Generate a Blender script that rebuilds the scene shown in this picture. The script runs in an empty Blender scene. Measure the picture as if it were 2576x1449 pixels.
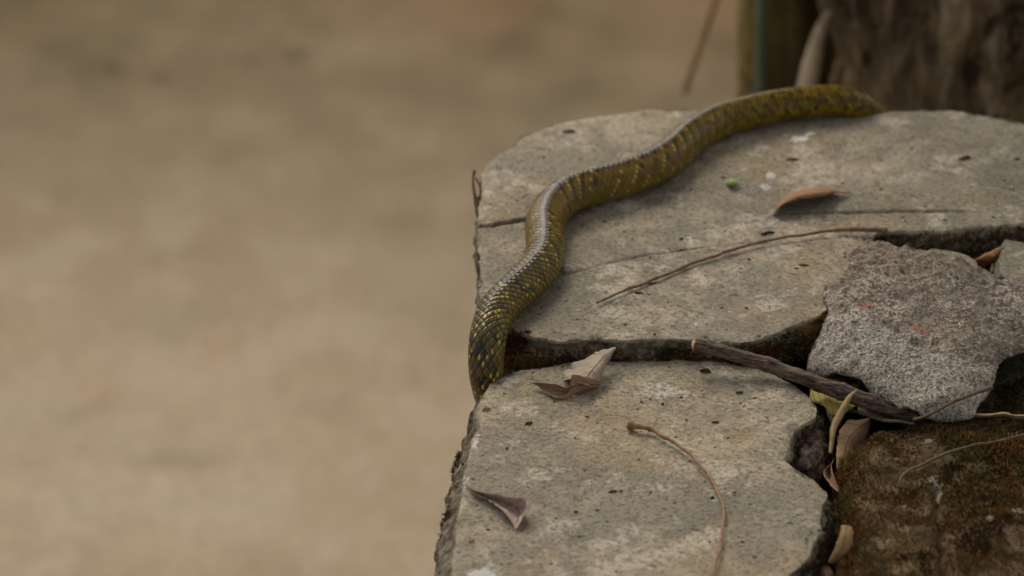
import bpy, bmesh, math, random
import numpy as np
from mathutils import Vector, Matrix

R = math.radians
scene = bpy.context.scene
COL = scene.collection

# ------------------------------------------------------------------ camera
CAM_H = 1.50            # camera height above the top of the big flagstone
PITCH = R(28.0)
LENS = 128.0
cam_d = bpy.data.cameras.new('camera')
cam_d.lens = LENS
cam_d.sensor_width = 36.0
cam_d.clip_start = 0.05
cam_d.clip_end = 400.0
cam_d.dof.use_dof = True
cam_d.dof.focus_distance = 3.07
cam_d.dof.aperture_fstop = 4.6
cam = bpy.data.objects.new('camera', cam_d)
COL.objects.link(cam)
cam.location = (0, 0, CAM_H)
cam.rotation_euler = (R(90) - PITCH, 0, 0)
scene.camera = cam

# ------------------------------------------------------------------ light
SUN_EL, SUN_ROT = R(47), R(-14)
world = bpy.data.worlds.new('World')
scene.world = world
world.use_nodes = True
wn, wl = world.node_tree.nodes, world.node_tree.links
bg = wn['Background']
sky = wn.new('ShaderNodeTexSky')
sky.sky_type = 'NISHITA'
sky.sun_disc = False
sky.sun_elevation = SUN_EL
sky.sun_rotation = SUN_ROT
sky.air_density = 1.0
sky.dust_density = 4.0
sky.ozone_density = 1.0
hs = wn.new('ShaderNodeHueSaturation')      # overcast: the blue is veiled by cloud
hs.inputs['Saturation'].default_value = 0.10
wl.new(sky.outputs[0], hs.inputs['Color'])
wl.new(hs.outputs[0], bg.inputs['Color'])
bg.inputs['Strength'].default_value = 0.12

sun_d = bpy.data.lights.new('sun', 'SUN')
sun_d.energy = 1.35
sun_d.angle = R(32)
sun_d.color = (1.0, 0.86, 0.66)
sun = bpy.data.objects.new('sun', sun_d)
COL.objects.link(sun)
# direction the light comes from: behind and to the left
sd = Vector((math.sin(SUN_ROT) * math.cos(SUN_EL), math.cos(SUN_ROT) * math.cos(SUN_EL), math.sin(SUN_EL)))
sun.rotation_euler = sd.to_track_quat('Z', 'Y').to_euler()
sun.location = (0, 0, 5)

vs = scene.view_settings
vs.view_transform = 'Standard'
vs.look = 'None'
vs.exposure = 0.22
vs.gamma = 1.0
vs.use_curve_mapping = False

# ------------------------------------------------------------------ helpers
F_ = Vector((0, math.cos(PITCH), -math.sin(PITCH)))
U_ = Vector((0, math.sin(PITCH), math.cos(PITCH)))
K_ = 36.0 / LENS / 2576.0


def at(u, v, z=0.0):
    """point of the photograph (2576 px wide) on the level plane z"""
    d = F_ + Vector((1, 0, 0)) * ((u - 1288) * K_) - U_ * ((v - 724.5) * K_)
    t = (z - CAM_H) / d.z
    return Vector((d.x * t, d.y * t, z))


def atY(u, v, Y):
    """point of the photograph on the upright plane at distance Y"""
    d = F_ + Vector((1, 0, 0)) * ((u - 1288) * K_) - U_ * ((v - 724.5) * K_)
    t = Y / d.y
    return Vector((d.x * t, Y, CAM_H + d.z * t))


def lin(r, g, b):
    f = lambda c: (c / 255 / 12.92) if c / 255 <= 0.04045 else ((c / 255 + 0.055) / 1.055) ** 2.4
    return (f(r), f(g), f(b), 1.0)


def _hash(ix, iy, iz, seed):
    n = (ix.astype(np.int64) * 374761393 + iy.astype(np.int64) * 668265263 +
         iz.astype(np.int64) * 2147483647 + seed * 1274126177) & 0xffffffff
    n = ((n ^ (n >> 13)) * 1274126177) & 0xffffffff
    n = (n ^ (n >> 16)) & 0xffffffff
    return n / 4294967295.0


def vnoise(P, scale, seed=0):
    p = P * scale + 1000.37
    i = np.floor(p).astype(np.int64)
    f = p - i
    f = f * f * f * (f * (f * 6 - 15) + 10)
    r = 0
    for dx in (0, 1):
        wx = f[:, 0] if dx else 1 - f[:, 0]
        for dy in (0, 1):
            wy = f[:, 1] if dy else 1 - f[:, 1]
            for dz in (0, 1):
                wz = f[:, 2] if dz else 1 - f[:, 2]
                r = r + wx * wy * wz * _hash(i[:, 0] + dx, i[:, 1] + dy, i[:, 2] + dz, seed)
    return r * 2 - 1


def fbm(P, scale, octv=3, seed=0, gain=0.5):
    r, a, t = 0, 1.0, 0.0
    for o in range(octv):
        r = r + a * vnoise(P, scale * 2 ** o, seed + o * 17)
        t += a
        a *= gain
    return r / t


def seg_dist(P2, poly, closed=False):
    """distance of 2D points to a polyline"""
    poly = np.asarray(poly, float)
    a = poly if closed else poly[:-1]
    b = np.roll(poly, -1, 0) if closed else poly[1:]
    best = np.full(len(P2), 1e9)
    for p, q in zip(a, b):
        d = q - p
        L = max(d @ d, 1e-12)
        t = np.clip(((P2 - p) @ d) / L, 0, 1)
        c = p + t[:, None] * d
        best = np.minimum(best, np.hypot(P2[:, 0] - c[:, 0], P2[:, 1] - c[:, 1]))
    return best


def smooth(x, a, b):
    t = np.clip((x - a) / (b - a), 0, 1)
    return t * t * (3 - 2 * t)


def catmull(pts, n):
    """evenly sampled Catmull-Rom curve"""
    P = np.array([tuple(p) for p in pts], float)
    P = np.vstack([2 * P[0] - P[1], P, 2 * P[-1] - P[-2]])
    out = []
    for i in range(1, len(P) - 2):
        for t in np.linspace(0, 1, 24, endpoint=False):
            a, b, c, d = P[i - 1], P[i], P[i + 1], P[i + 2]
            out.append(0.5 * (2 * b + (c - a) * t + (2 * a - 5 * b + 4 * c - d) * t * t + (3 * b - a - 3 * c + d) * t ** 3))
    out.append(P[-2])
    out = np.array(out)
    L = np.concatenate([[0], np.cumsum(np.linalg.norm(np.diff(out[:, :3], axis=0), axis=1))])
    s = np.linspace(0, L[-1], n)
    return np.stack([np.interp(s, L, out[:, k]) for k in range(out.shape[1])], 1), L[-1]


def tag(o, label=None, cat=None, group=None, kind=None):
    if label: o['label'] = label
    if cat: o['category'] = cat
    if group: o['group'] = group
    if kind: o['kind'] = kind
    return o


def mesh_obj(name, verts, faces, mat, parent=None, origin=None, smooth_=True, cols=None, cname='col'):
    verts = np.asarray(verts, float)
    if origin is None:
        origin = np.array([verts[:, 0].mean(), verts[:, 1].mean(), verts[:, 2].min()]) if parent is None else np.zeros(3)
        if parent is not None:
            origin = np.array(parent.location)
    origin = np.array(origin, float)
    me = bpy.data.meshes.new(name)
    faces_l = faces.tolist() if isinstance(faces, np.ndarray) else faces
    me.from_pydata((verts - origin).tolist(), [], faces_l)
    me.update()
    if smooth_:
        me.polygons.foreach_set('use_smooth', [True] * len(me.polygons))
    if cols is not None:
        a = me.color_attributes.new(cname, 'FLOAT_COLOR', 'POINT')
        c = np.ones((len(verts), 4))
        c[:, :cols.shape[1]] = cols
        a.data.foreach_set('color', c.ravel())
    me.materials.append(mat)
    o = bpy.data.objects.new(name, me)
    COL.objects.link(o)
    if parent is not None:
        o.parent = parent
    else:
        o.location = origin
    return o


# ------------------------------------------------------------------ materials
class NT:
    def __init__(self, name):
        self.m = bpy.data.materials.new(name)
        self.m.use_nodes = True
        self.n, self.l = self.m.node_tree.nodes, self.m.node_tree.links
        self.b = self.n['Principled BSDF']
        self.tc = self.n.new('ShaderNodeTexCoord')
        self.co = self.tc.outputs['Object']

    def mapping(self, scale=(1, 1, 1), rot=(0, 0, 0)):
        m = self.n.new('ShaderNodeMapping')
        m.inputs['Scale'].default_value = scale
        m.inputs['Rotation'].default_value = rot
        self.l.new(self.co, m.inputs['Vector'])
        return m.outputs[0]

    def noise(self, scale, detail=4, rough=0.55, vec=None, dist=0):
        t = self.n.new('ShaderNodeTexNoise')
        t.inputs['Scale'].default_value = scale
        t.inputs['Detail'].default_value = detail
        t.inputs['Roughness'].default_value = rough
        t.inputs['Distortion'].default_value = dist
        self.l.new(vec or self.co, t.inputs['Vector'])
        return t.outputs['Fac']

    def voro(self, scale, vec=None, feat='F1', out='Distance'):
        t = self.n.new('ShaderNodeTexVoronoi')
        t.feature = feat
        t.inputs['Scale'].default_value = scale
        self.l.new(vec or self.co, t.inputs['Vector'])
        return t.outputs[out]

    def ramp(self, fac, stops):
        r = self.n.new('ShaderNodeValToRGB')
        e = r.color_ramp.elements
        while len(e) < len(stops):
            e.new(0.5)
        for el, (p, c) in zip(e, stops):
            el.position = p
            el.color = c if len(c) == 4 else (*c, 1)
        self.l.new(fac, r.inputs[0])
        return r.outputs[0]

    def rng(self, fac, a, b, c=0.0, d=1.0):
        r = self.n.new('ShaderNodeMapRange')
        r.interpolation_type = 'SMOOTHSTEP'
        for k, v in zip(('From Min', 'From Max', 'To Min', 'To Max'), (a, b, c, d)):
            r.inputs[k].default_value = v
        self.l.new(fac, r.inputs['Value'])
        return r.outputs[0]

    def mix(self, fac, a, b, mode='MIX'):
        m = self.n.new('ShaderNodeMix')
        m.data_type = 'RGBA'
        m.blend_type = mode
        for sock, v in ((m.inputs[0], fac), (m.inputs[6], a), (m.inputs[7], b)):
            if isinstance(v, (int, float)):
                sock.default_value = v
            elif isinstance(v, tuple):
                sock.default_value = v if len(v) == 4 else (*v, 1)
            else:
                self.l.new(v, sock)
        return m.outputs[2]

    def math(self, op, a, b=0.0):
        m = self.n.new('ShaderNodeMath')
        m.operation = op
        for i, v in enumerate((a, b)):
            if isinstance(v, (int, float)):
                m.inputs[i].default_value = v
            else:
                self.l.new(v, m.inputs[i])
        return m.outputs[0]

    def attr(self, name):
        a = self.n.new('ShaderNodeAttribute')
        a.attribute_name = name
        s = self.n.new('ShaderNodeSeparateColor')
        self.l.new(a.outputs['Color'], s.inputs[0])
        return a.outputs['Color'], s.outputs[0], s.outputs[1], s.outputs[2], a.outputs['Alpha']

    def bump(self, h, strength, dist):
        b = self.n.new('ShaderNodeBump')
        b.inputs['Strength'].default_value = strength
        b.inputs['Distance'].default_value = dist
        self.l.new(h, b.inputs['Height'])
        return b.outputs[0]

    def done(self, color, rough=0.85, spec=0.3, normal=None):
        if isinstance(color, tuple):
            self.b.inputs['Base Color'].default_value = color
        else:
            self.l.new(color, self.b.inputs['Base Color'])
        if isinstance(rough, (int, float)):
            self.b.inputs['Roughness'].default_value = rough
        else:
            self.l.new(rough, self.b.inputs['Roughness'])
        self.b.inputs['Specular IOR Level'].default_value = spec
        if normal is not None:
            self.l.new(normal, self.b.inputs['Normal'])
        return self.m


def slate_material(name, tint=(1, 1, 1)):
    """weathered sandstone flag: pale tan with grey and ochre patches, dark pits, white blooms"""
    t = NT(name)
    T = lambda c: tuple(min(0.78, 1.04 * c[i] * tint[i]) for i in range(3)) + (1,)
    warp = t.mapping((1.0, 1.05, 1), (0, 0, 0.5))
    big = t.noise(8, 4, 0.6, warp, 0.3)
    mid = t.noise(38, 5, 0.65, warp, 0.3)
    fine = t.noise(210, 4, 0.7, warp)
    vf = t.noise(520, 3, 0.75, warp)
    base = t.ramp(big, [(0.34, T((0.235, 0.205, 0.148))), (0.50, T((0.335, 0.283, 0.200))), (0.63, T((0.44, 0.365, 0.255)))])
    base = t.mix(t.rng(mid, 0.40, 0.58), t.mix(0.62, base, T((0.190, 0.168, 0.122))), base)
    base = t.mix(t.rng(t.noise(11, 5, 0.65), 0.52, 0.60, 0, 0.42), base, T((0.36, 0.26, 0.135)))       # ochre
    base = t.mix(t.rng(t.noise(10, 3, 0.6, t.mapping((1, 1, 1), (0.9, 0.1, 0.3))), 0.50, 0.60, 0, 0.6), base, T((0.240, 0.213, 0.160)))  # grey-green film
    base = t.mix(t.rng(t.noise(17, 7, 0.78, t.mapping((1, 1, 1), (0.3, 0.2, 0.8))), 0.52, 0.63, 0, 0.72), base, T((0.58, 0.50, 0.385)))  # pale lichen
    base = t.mix(t.rng(fine, 0.38, 0.52), t.mix(0.56, base, (0.085, 0.072, 0.050, 1)), base)
    base = t.mix(t.rng(vf, 0.38, 0.50, 0.28, 0), base, (0.07, 0.058, 0.040, 1))
    base = t.mix(t.rng(vf, 0.56, 0.70, 0, 0.30), base, (0.62, 0.54, 0.42, 1))
    dots = t.voro(75)
    dmask = t.math('MULTIPLY', t.rng(dots, 0.05, 0.19, 1, 0), t.rng(t.noise(33, 2), 0.50, 0.56))
    base = t.mix(t.math('MULTIPLY', dmask, 0.6), base, (0.05, 0.042, 0.032, 1))
    wd = t.math('MULTIPLY', t.rng(t.voro(48), 0.04, 0.13, 1, 0), t.rng(t.noise(21, 2), 0.56, 0.62))
    base = t.mix(t.math('MULTIPLY', wd, 0.6), base, (0.62, 0.57, 0.49, 1))
    _, crust, white, red, crack = t.attr('mask')
    cr_n = t.noise(120, 5, 0.7)
    crustc = t.ramp(cr_n, [(0.36, (0.045, 0.036, 0.022, 1)), (0.5, (0.135, 0.108, 0.070, 1)), (0.62, (0.27, 0.225, 0.16, 1))])
    crustc = t.mix(t.rng(t.noise(26, 3), 0.52, 0.68, 0, 0.7), crustc, (0.045, 0.055, 0.018, 1))
    cfac = t.rng(t.math('ADD', crust, t.math('MULTIPLY', t.math('SUBTRACT', mid, 0.5), 0.9)), 0.35, 0.62)
    base = t.mix(cfac, base, crustc)
    wn_ = t.rng(t.math('ADD', white, t.math('MULTIPLY', t.math('SUBTRACT', fine, 0.5), 1.1)), 0.38, 0.60)
    base = t.mix(t.math('MULTIPLY', wn_, 0.85), base, (0.60, 0.57, 0.52, 1))
    rn = t.rng(t.math('ADD', red, t.math('MULTIPLY', t.math('SUBTRACT', mid, 0.5), 0.8)), 0.3, 0.6, 0, 0.7)
    base = t.mix(t.math('MULTIPLY', rn, 0.7), base, (0.38, 0.25, 0.12, 1))
    base = t.mix(t.math('MULTIPLY', crack, 0.95), base, (0.022, 0.019, 0.012, 1))
    h = t.math('ADD', t.math('MULTIPLY', fine, 0.8), t.math('MULTIPLY', vf, 0.35))
    h = t.math('ADD', h, t.math('MULTIPLY', mid, 1.0))
    h = t.math('SUBTRACT', h, t.math('MULTIPLY', dmask, 0.8))
    return t.done(base, 0.88, 0.25, t.bump(h, 1.0, 0.0026))


def granite_material():
    t = NT('rough_granite')
    g1 = t.noise(360, 3, 0.8)
    g2 = t.noise(150, 4, 0.85)
    g3 = t.noise(40, 4, 0.6)
    big = t.noise(11, 3, 0.5)
    c = t.ramp(g1, [(0.36, (0.075, 0.055, 0.040, 1)), (0.44, (0.31, 0.245, 0.185, 1)), (0.52, (0.56, 0.46, 0.36, 1)), (0.60, (0.80, 0.71, 0.60, 1))])
    c = t.mix(t.rng(g2, 0.41, 0.53, 0.80, 0), c, (0.085, 0.062, 0.045, 1))
    c = t.mix(t.rng(t.noise(28, 5, 0.7), 0.40, 0.56, 0.55, 0), c, (0.13, 0.098, 0.070, 1))
    c = t.mix(t.rng(g3, 0.45, 0.66, 0, 0.30), c, (0.50, 0.44, 0.36, 1))
    c = t.mix(t.rng(big, 0.45, 0.62, 0, 0.30), c, (0.20, 0.145, 0.085, 1))
    _, crust, white, red, crack = t.attr('mask')
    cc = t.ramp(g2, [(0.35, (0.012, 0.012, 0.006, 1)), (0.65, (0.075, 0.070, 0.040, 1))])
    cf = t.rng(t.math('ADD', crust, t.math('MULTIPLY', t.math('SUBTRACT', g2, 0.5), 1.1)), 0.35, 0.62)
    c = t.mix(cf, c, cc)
    wf = t.rng(t.math('ADD', white, t.math('MULTIPLY', t.math('SUBTRACT', g2, 0.5), 1.0)), 0.30, 0.62, 0, 0.50)
    c = t.mix(wf, c, t.mix(t.rng(g1, 0.42, 0.56), (0.22, 0.185, 0.15, 1), (0.74, 0.66, 0.56, 1)))
    rf = t.rng(t.math('ADD', red, t.math('MULTIPLY', t.math('SUBTRACT', g1, 0.5), 3.0)), 0.45, 1.0, 0, 0.62)
    c = t.mix(rf, c, (0.52, 0.17, 0.10, 1))
    h = t.math('ADD', t.math('MULTIPLY', g1, 0.6), t.math('MULTIPLY', g2, 1.0))
    return t.done(c, 0.9, 0.25, t.bump(h, 1.0, 0.0055))


def earth_material(name, dark=1.0):
    t = NT(name)
    n1 = t.noise(60, 5, 0.7)
    n2 = t.noise(300, 3, 0.7)
    c = t.ramp(n1, [(0.3, (0.010 * dark, 0.008 * dark, 0.005 * dark, 1)), (0.55, (0.035 * dark, 0.025 * dark, 0.014 * dark, 1)), (0.75, (0.07 * dark, 0.052 * dark, 0.03 * dark, 1))])
    return t.done(c, 0.95, 0.1, t.bump(t.math('ADD', n1, n2), 1.0, 0.006))


def mossrock_material():
    t = NT('moss_covered_stone')
    n1 = t.noise(48, 5, 0.65)
    n2 = t.noise(260, 4, 0.7)
    n3 = t.noise(16, 3, 0.6)
    c = t.ramp(n1, [(0.38, (0.045, 0.028, 0.012, 1)), (0.5, (0.125, 0.078, 0.034, 1)), (0.62, (0.20, 0.138, 0.080, 1))])
    c = t.mix(t.rng(n3, 0.5, 0.62, 0, 0.4), c, (0.050, 0.042, 0.014, 1))
    c = t.mix(t.rng(n2, 0.55, 0.75, 0, 0.5), c, (0.26, 0.215, 0.15, 1))
    _, crust, white, red, crack = t.attr('mask')
    wf = t.rng(t.math('ADD', white, t.math('MULTIPLY', t.math('SUBTRACT', n2, 0.5), 1.0)), 0.4, 0.7, 0, 0.75)
    c = t.mix(wf, c, (0.40, 0.36, 0.30, 1))
    return t.done(c, 0.95, 0.12, t.bump(t.math('ADD', n1, n2), 1.0, 0.004))


def leaf_material(name, top, under, vein=(0.3, 0.2, 0.1), spots=0.3, trans=0.15):
    t = NT(name)
    g = t.n.new('ShaderNodeNewGeometry')
    uv = t.tc.outputs['UV']
    sp = t.n.new('ShaderNodeSeparateXYZ')
    t.l.new(uv, sp.inputs[0])
    u, v = sp.outputs[0], sp.outputs[1]
    n = t.noise(170, 4, 0.65)
    n2 = t.noise(45, 3, 0.6)
    c = t.mix(g.outputs['Backfacing'], (*top, 1), (*under, 1))
    c = t.mix(t.rng(n2, 0.4, 0.68, 0, 0.55), c, t.mix(0.5, c, (0.09, 0.05, 0.025, 1)))
    c = t.mix(t.rng(n, 0.58, 0.72, 0, spots), c, (0.05, 0.03, 0.015, 1))
    av = t.math('ABSOLUTE', t.math('SUBTRACT', v, 0.5))
    mid = t.rng(av, 0.0, 0.045, 1, 0)
    # side veins run obliquely from the midrib
    w = t.math('FRACT', t.math('MULTIPLY', t.math('SUBTRACT', u, t.math('MULTIPLY', av, 0.35)), 9.0))
    sv = t.rng(t.math('ABSOLUTE', t.math('SUBTRACT', w, 0.5)), 0.0, 0.07, 1, 0)
    vv = t.math('MAXIMUM', mid, t.math('MULTIPLY', sv, 0.5))
    c = t.mix(t.math('MULTIPLY', vv, 0.75), c, (*vein, 1))
    c = t.mix(t.rng(t.noise(420, 3, 0.7), 0.45, 0.62, 0, 0.35), c, t.mix(0.5, c, (*vein, 1)))
    h = t.math('ADD', t.math('MULTIPLY', vv, -0.6), t.math('MULTIPLY', n2, 0.7))
    m = t.done(c, 0.75, 0.2, t.bump(h, 1.0, 0.0018))
    t.b.inputs['Subsurface Weight'].default_value = 0.0
    return m


def bark_material(name, c0, c1, c2, scale=1.0, stretch=0.35, bump=0.01):
    t = NT(name)
    v = t.mapping((1, 1, stretch))
    n1 = t.noise(22 * scale, 6, 0.65, v, 0.6)
    n2 = t.noise(90 * scale, 4, 0.7, v)
    c = t.ramp(n1, [(0.34, (*c0, 1)), (0.52, (*c1, 1)), (0.68, (*c2, 1))])
    c = t.mix(t.rng(n2, 0.4, 0.65, 0.5, 0), c, (*c0, 1))
    c = t.mix(t.rng(t.noise(16 * scale, 3, 0.6, t.mapping((1, 1, min(1, stretch * 2)))), 0.56, 0.64, 0, 0.8), c, (c0[0] * .4, c0[1] * .4, c0[2] * .4, 1))
    return t.done(c, 0.9, 0.2, t.bump(t.math('ADD', n1, t.math('MULTIPLY', n2, 0.5)), 1.0, bump))


def attr_material(name, rough=0.9, spec=0.2, attrname='col', bumpscale=None):
    t = NT(name)
    col = t.attr(attrname)[0]
    nrm = None
    if bumpscale:
        nrm = t.bump(t.noise(bumpscale, 3, 0.6), 0.5, 0.001)
    return t.done(col, rough, spec, nrm)


def flat_material(name, c, rough=0.8, spec=0.3, noise_scale=150, var=0.45):
    t = NT(name)
    n = t.noise(noise_scale, 4, 0.65)
    cc = t.mix(t.rng(n, 0.35, 0.65), (c[0] * (1 - var), c[1] * (1 - var), c[2] * (1 - var), 1), (c[0], c[1], c[2], 1))
    return t.done(cc, rough, spec, t.bump(n, 0.6, 0.001))


M_slate = slate_material('weathered_sandstone')
M_slate_b = slate_material('weathered_sandstone_front', (1.03, 1.03, 1.02))
M_granite = granite_material()
M_moss_stone = mossrock_material()
M_earth = earth_material('dark_earth')
M_crumb = flat_material('crumbly_stone', (0.17, 0.125, 0.085), 0.95, 0.15, 90, 0.85)
M_moss = attr_material('moss', 0.85, 0.15)


# ------------------------------------------------------------------ ground
def ground_material():
    t = NT('sandy_earth_ground')
    v = t.mapping((1, 0.7, 1), (0, 0, 0.25))
    n1 = t.noise(1.7, 3, 0.5, v)
    n2 = t.noise(5.5, 3, 0.5, v)
    n3 = t.noise(40, 4, 0.6)
    sp = t.n.new('ShaderNodeSeparateXYZ')
    t.l.new(t.tc.outputs['Object'], sp.inputs[0])
    sand = t.ramp(n1, [(0.34, (0.28, 0.213, 0.135, 1)), (0.52, (0.345, 0.268, 0.177, 1)), (0.68, (0.385, 0.308, 0.213, 1))])
    sand = t.mix(t.rng(n2, 0.44, 0.66, 0, 0.6), sand, (0.40, 0.328, 0.242, 1))
    sand = t.mix(t.rng(t.noise(4.4, 2, 0.5), 0.54, 0.72, 0, 0.4), sand, (0.235, 0.185, 0.115, 1))
    sand = t.mix(t.rng(t.noise(3.6, 2, 0.4, t.mapping((1, 1.6, 1), (0.4, 0.1, 0.9))), 0.63, 0.72, 0, 0.35), sand, (0.42, 0.26, 0.17, 1))
    # farther off the ground colour turns browner and darker
    far = t.math('ADD', sp.outputs[1], t.math('MULTIPLY', t.math('SUBTRACT', n1, 0.5), 2.2))
    far = t.math('ADD', far, t.math('MULTIPLY', sp.outputs[0], 0.25))
    soil = t.ramp(n2, [(0.35, (0.088, 0.064, 0.029, 1)), (0.5, (0.125, 0.092, 0.045, 1)), (0.66, (0.16, 0.11, 0.057, 1))])
    ochr = t.math('MULTIPLY', t.rng(sp.outputs[0], -0.9, 0.4), t.rng(sp.outputs[1], 7.45, 8.0))
    soil = t.mix(t.math('MULTIPLY', ochr, t.rng(t.noise(2.6, 2), 0.38, 0.56, 0.1, 0.6)), soil, (0.21, 0.105, 0.050, 1))
    c = t.mix(t.rng(far, 5.6, 8.6), sand, soil)
    c = t.mix(t.rng(n3, 0.4, 0.6, 0.25, 0), c, (0.12, 0.09, 0.06, 1))
    return t.done(c, 0.95, 0.1, t.bump(n3, 0.6, 0.02))


GZ = -2.0
bm = bmesh.new()
gx = [-150, -60, -20, -8] + list(np.linspace(-4, 4, 33)) + [8, 20, 60, 150]
gy = [-100, -40, -10, -2, 1] + list(np.linspace(3, 12, 37)) + [16, 30, 70, 200]
V = [[bm.verts.new((x, y, GZ + (0.03 * math.sin(x * 2.3 + y) * math.cos(y * 1.7 - x * .6) if abs(x) < 5 and 2 < y < 13 else 0))) for x in gx] for y in gy]
for j in range(len(gy) - 1):
    for i in range(len(gx) - 1):
        bm.faces.new((V[j][i], V[j][i + 1], V[j + 1][i + 1], V[j + 1][i]))
me = bpy.data.meshes.new('ground')
bm.to_mesh(me); bm.free()
me.materials.append(ground_material())
o = bpy.data.objects.new('ground', me)
COL.objects.link(o)
tag(o, kind='structure')

# dead leaves and grit lying on that ground (far out of focus)
rng = random.Random(4)
lv, lf, lc = [], [], []
pal = [(0.22, 0.13, 0.07), (0.18, 0.13, 0.07), (0.24, 0.18, 0.11), (0.16, 0.12, 0.06), (0.26, 0.19, 0.12)]
for k in range(420):
    y = rng.uniform(5.0, 10.5)
    if rng.random() > 0.02 + 0.5 * max(0, (y - 7.0) / 3): continue
    x = rng.uniform(-1.6, 1.6)
    L, w, a = rng.uniform(.02, .045), rng.uniform(.008, .016), rng.uniform(0, 6.28)
    ca, sa = math.cos(a), math.sin(a)
    i0 = len(lv)
    for (p, q, h) in ((-1, 0, .004), (-.4, 1, .012), (.4, .9, .016), (1, 0, .006), (.4, -.9, .013), (-.4, -1, .01), (0, 0, .004)):
        lv.append((x + ca * p * L - sa * q * w, y + sa * p * L + ca * q * w, GZ + .028 + h))
        lc.append(pal[k % 5])
    for f in ((0, 6, 1), (1, 6, 2), (2, 6, 3), (3, 6, 4), (4, 6, 5), (5, 6, 0)):
        lf.append([i0 + t for t in f])
o = mesh_obj('leaf_litter', lv, lf, attr_material('dead_leaves'), origin=(0, 7, GZ), cols=np.array(lc))
tag(o, 'scattered dead leaves on the sandy ground far below', 'leaf litter', kind='stuff')


# ------------------------------------------------------------------ stones
def make_stone(name, px, ztop, thick, mat, vox=0.0024, jag=0.0025, top_amp=0.0012, side_amp=0.0035, seed=0,
               under=0.0, topfn=None, maskfn=None, side_crust=0.72, jagscale=70, round_=0.0015, crust_z=0.003, fine_amp=0.00035,
               world_pts=None):
    pts = [at(u, v, ztop) for u, v in px] if world_pts is None else [Vector((x, y, ztop)) for x, y in world_pts]
    P = np.array([(p.x, p.y) for p in pts])
    # resample the outline densely and roughen it
    Q = []
    n = len(P)
    for i in range(n):
        a, b = P[i], P[(i + 1) % n]
        m = max(1, int(np.linalg.norm(b - a) / 0.004))
        for k in range(m):
            Q.append(a + (b - a) * k / m)
    Q = np.array(Q)
    d = np.roll(Q, -1, 0) - np.roll(Q, 1, 0)
    nn = np.stack([d[:, 1], -d[:, 0]], 1)
    nn /= np.maximum(np.linalg.norm(nn, axis=1), 1e-9)[:, None]
    Q3 = np.column_stack([Q, np.zeros(len(Q))])
    Q = Q + nn * (fbm(Q3, jagscale, 5, seed, 0.78) * jag * 1.15)[:, None]
    bm = bmesh.new()
    vs_ = [bm.verts.new((x, y, ztop)) for x, y in Q]
    f = bm.faces.new(vs_)
    if f.normal.z < 0:
        f.normal_flip()
    bmesh.ops.triangulate(bm, faces=[f])
    r = bmesh.ops.extrude_face_region(bm, geom=list(bm.faces))
    nv = [g for g in r['geom'] if isinstance(g, bmesh.types.BMVert)]
    bmesh.ops.translate(bm, verts=nv, vec=(0, 0, -thick))
    bmesh.ops.recalc_face_normals(bm, faces=list(bm.faces))
    me = bpy.data.meshes.new('tmp')
    bm.to_mesh(me); bm.free()
    ob = bpy.data.objects.new('tmp', me)
    COL.objects.link(ob)
    md = ob.modifiers.new('r', 'REMESH')
    md.mode = 'VOXEL'
    md.voxel_size = vox
    dg = bpy.context.evaluated_depsgraph_get()
    dg.update()
    me2 = bpy.data.meshes.new_from_object(ob.evaluated_get(dg))
    bpy.data.objects.remove(ob)
    N = len(me2.vertices)
    co = np.empty(N * 3); me2.vertices.foreach_get('co', co); co = co.reshape(-1, 3)
    no = np.empty(N * 3); me2.vertex_normals.foreach_get('vector', no); no = no.reshape(-1, 3)
    sdist = seg_dist(co[:, :2], Q[::2], True)
    below = ztop - co[:, 2]
    topw = smooth(no[:, 2], 0.3, 0.8) * (below < 0.004)
    sidew = 1 - smooth(np.abs(no[:, 2]), 0.3, 0.9)
    # strata and chips on the sides
    strat = np.stack([co[:, 0], co[:, 1], co[:, 2] * 3.5], 1)
    sa = fbm(strat, 60, 4, seed + 5, 0.6) * side_amp + fbm(co, 24, 2, seed + 9) * side_amp * 0.9
    hn = no.copy(); hn[:, 2] = 0
    hl = np.maximum(np.linalg.norm(hn, axis=1), 1e-6)[:, None]
    hn = hn / hl
    near = np.exp(-sdist / 0.006)
    depthw = smooth(below, 0.001, 0.010)
    co2 = co + hn * (sidew * (sa + under * smooth(below, 0, thick * 0.6) * (smooth(co[:, 0], -0.012, 0.02) if under > 0 else 1)) * depthw)[:, None]
    # top relief
    dz = fbm(co, 16, 3, seed + 20) * top_amp + fbm(co, 130, 3, seed + 30, 0.65) * fine_amp * 1.5 + fbm(co, 420, 2, seed + 33) * fine_amp
    lip = round_ * (1.0 + 1.2 * fbm(co, 55, 3, seed + 40))
    dz = dz - near * np.maximum(lip, 0)
    chips = smooth(fbm(co, 38, 3, seed + 50, 0.6), 0.18, 0.42) * np.exp(-sdist / 0.004) * 0.0035
    dz = dz - chips
    co2[:, 2] += dz * topw
    if topfn is not None:
        co2[:, 2] += topfn(co, sdist) * (1 - smooth(below, 0, thick))
    mask = np.zeros((N, 4))
    mask[:, 0] = np.clip(side_crust * smooth(below, crust_z * 0.3, crust_z * 2.2) + 0.0, 0, 1)
    mask[:, 3] = 0
    if maskfn is not None:
        maskfn(co, no, sdist, mask, co2)
    origin = np.array([co[:, 0].mean(), co[:, 1].mean(), ztop - thick])
    me2.vertices.foreach_set('co', (co2 - origin).ravel())
    a = me2.color_attributes.new('mask', 'FLOAT_COLOR', 'POINT')
    a.data.foreach_set('color', mask.ravel())
    me2.polygons.foreach_set('use_smooth', [True] * len(me2.polygons))
    me2.update()
    me2.name = name
    me2.materials.clear()
    me2.materials.append(mat)
    o = bpy.data.objects.new(name, me2)
    COL.objects.link(o)
    o.location = origin
    return o, co2, no, mask, sdist, below


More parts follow.
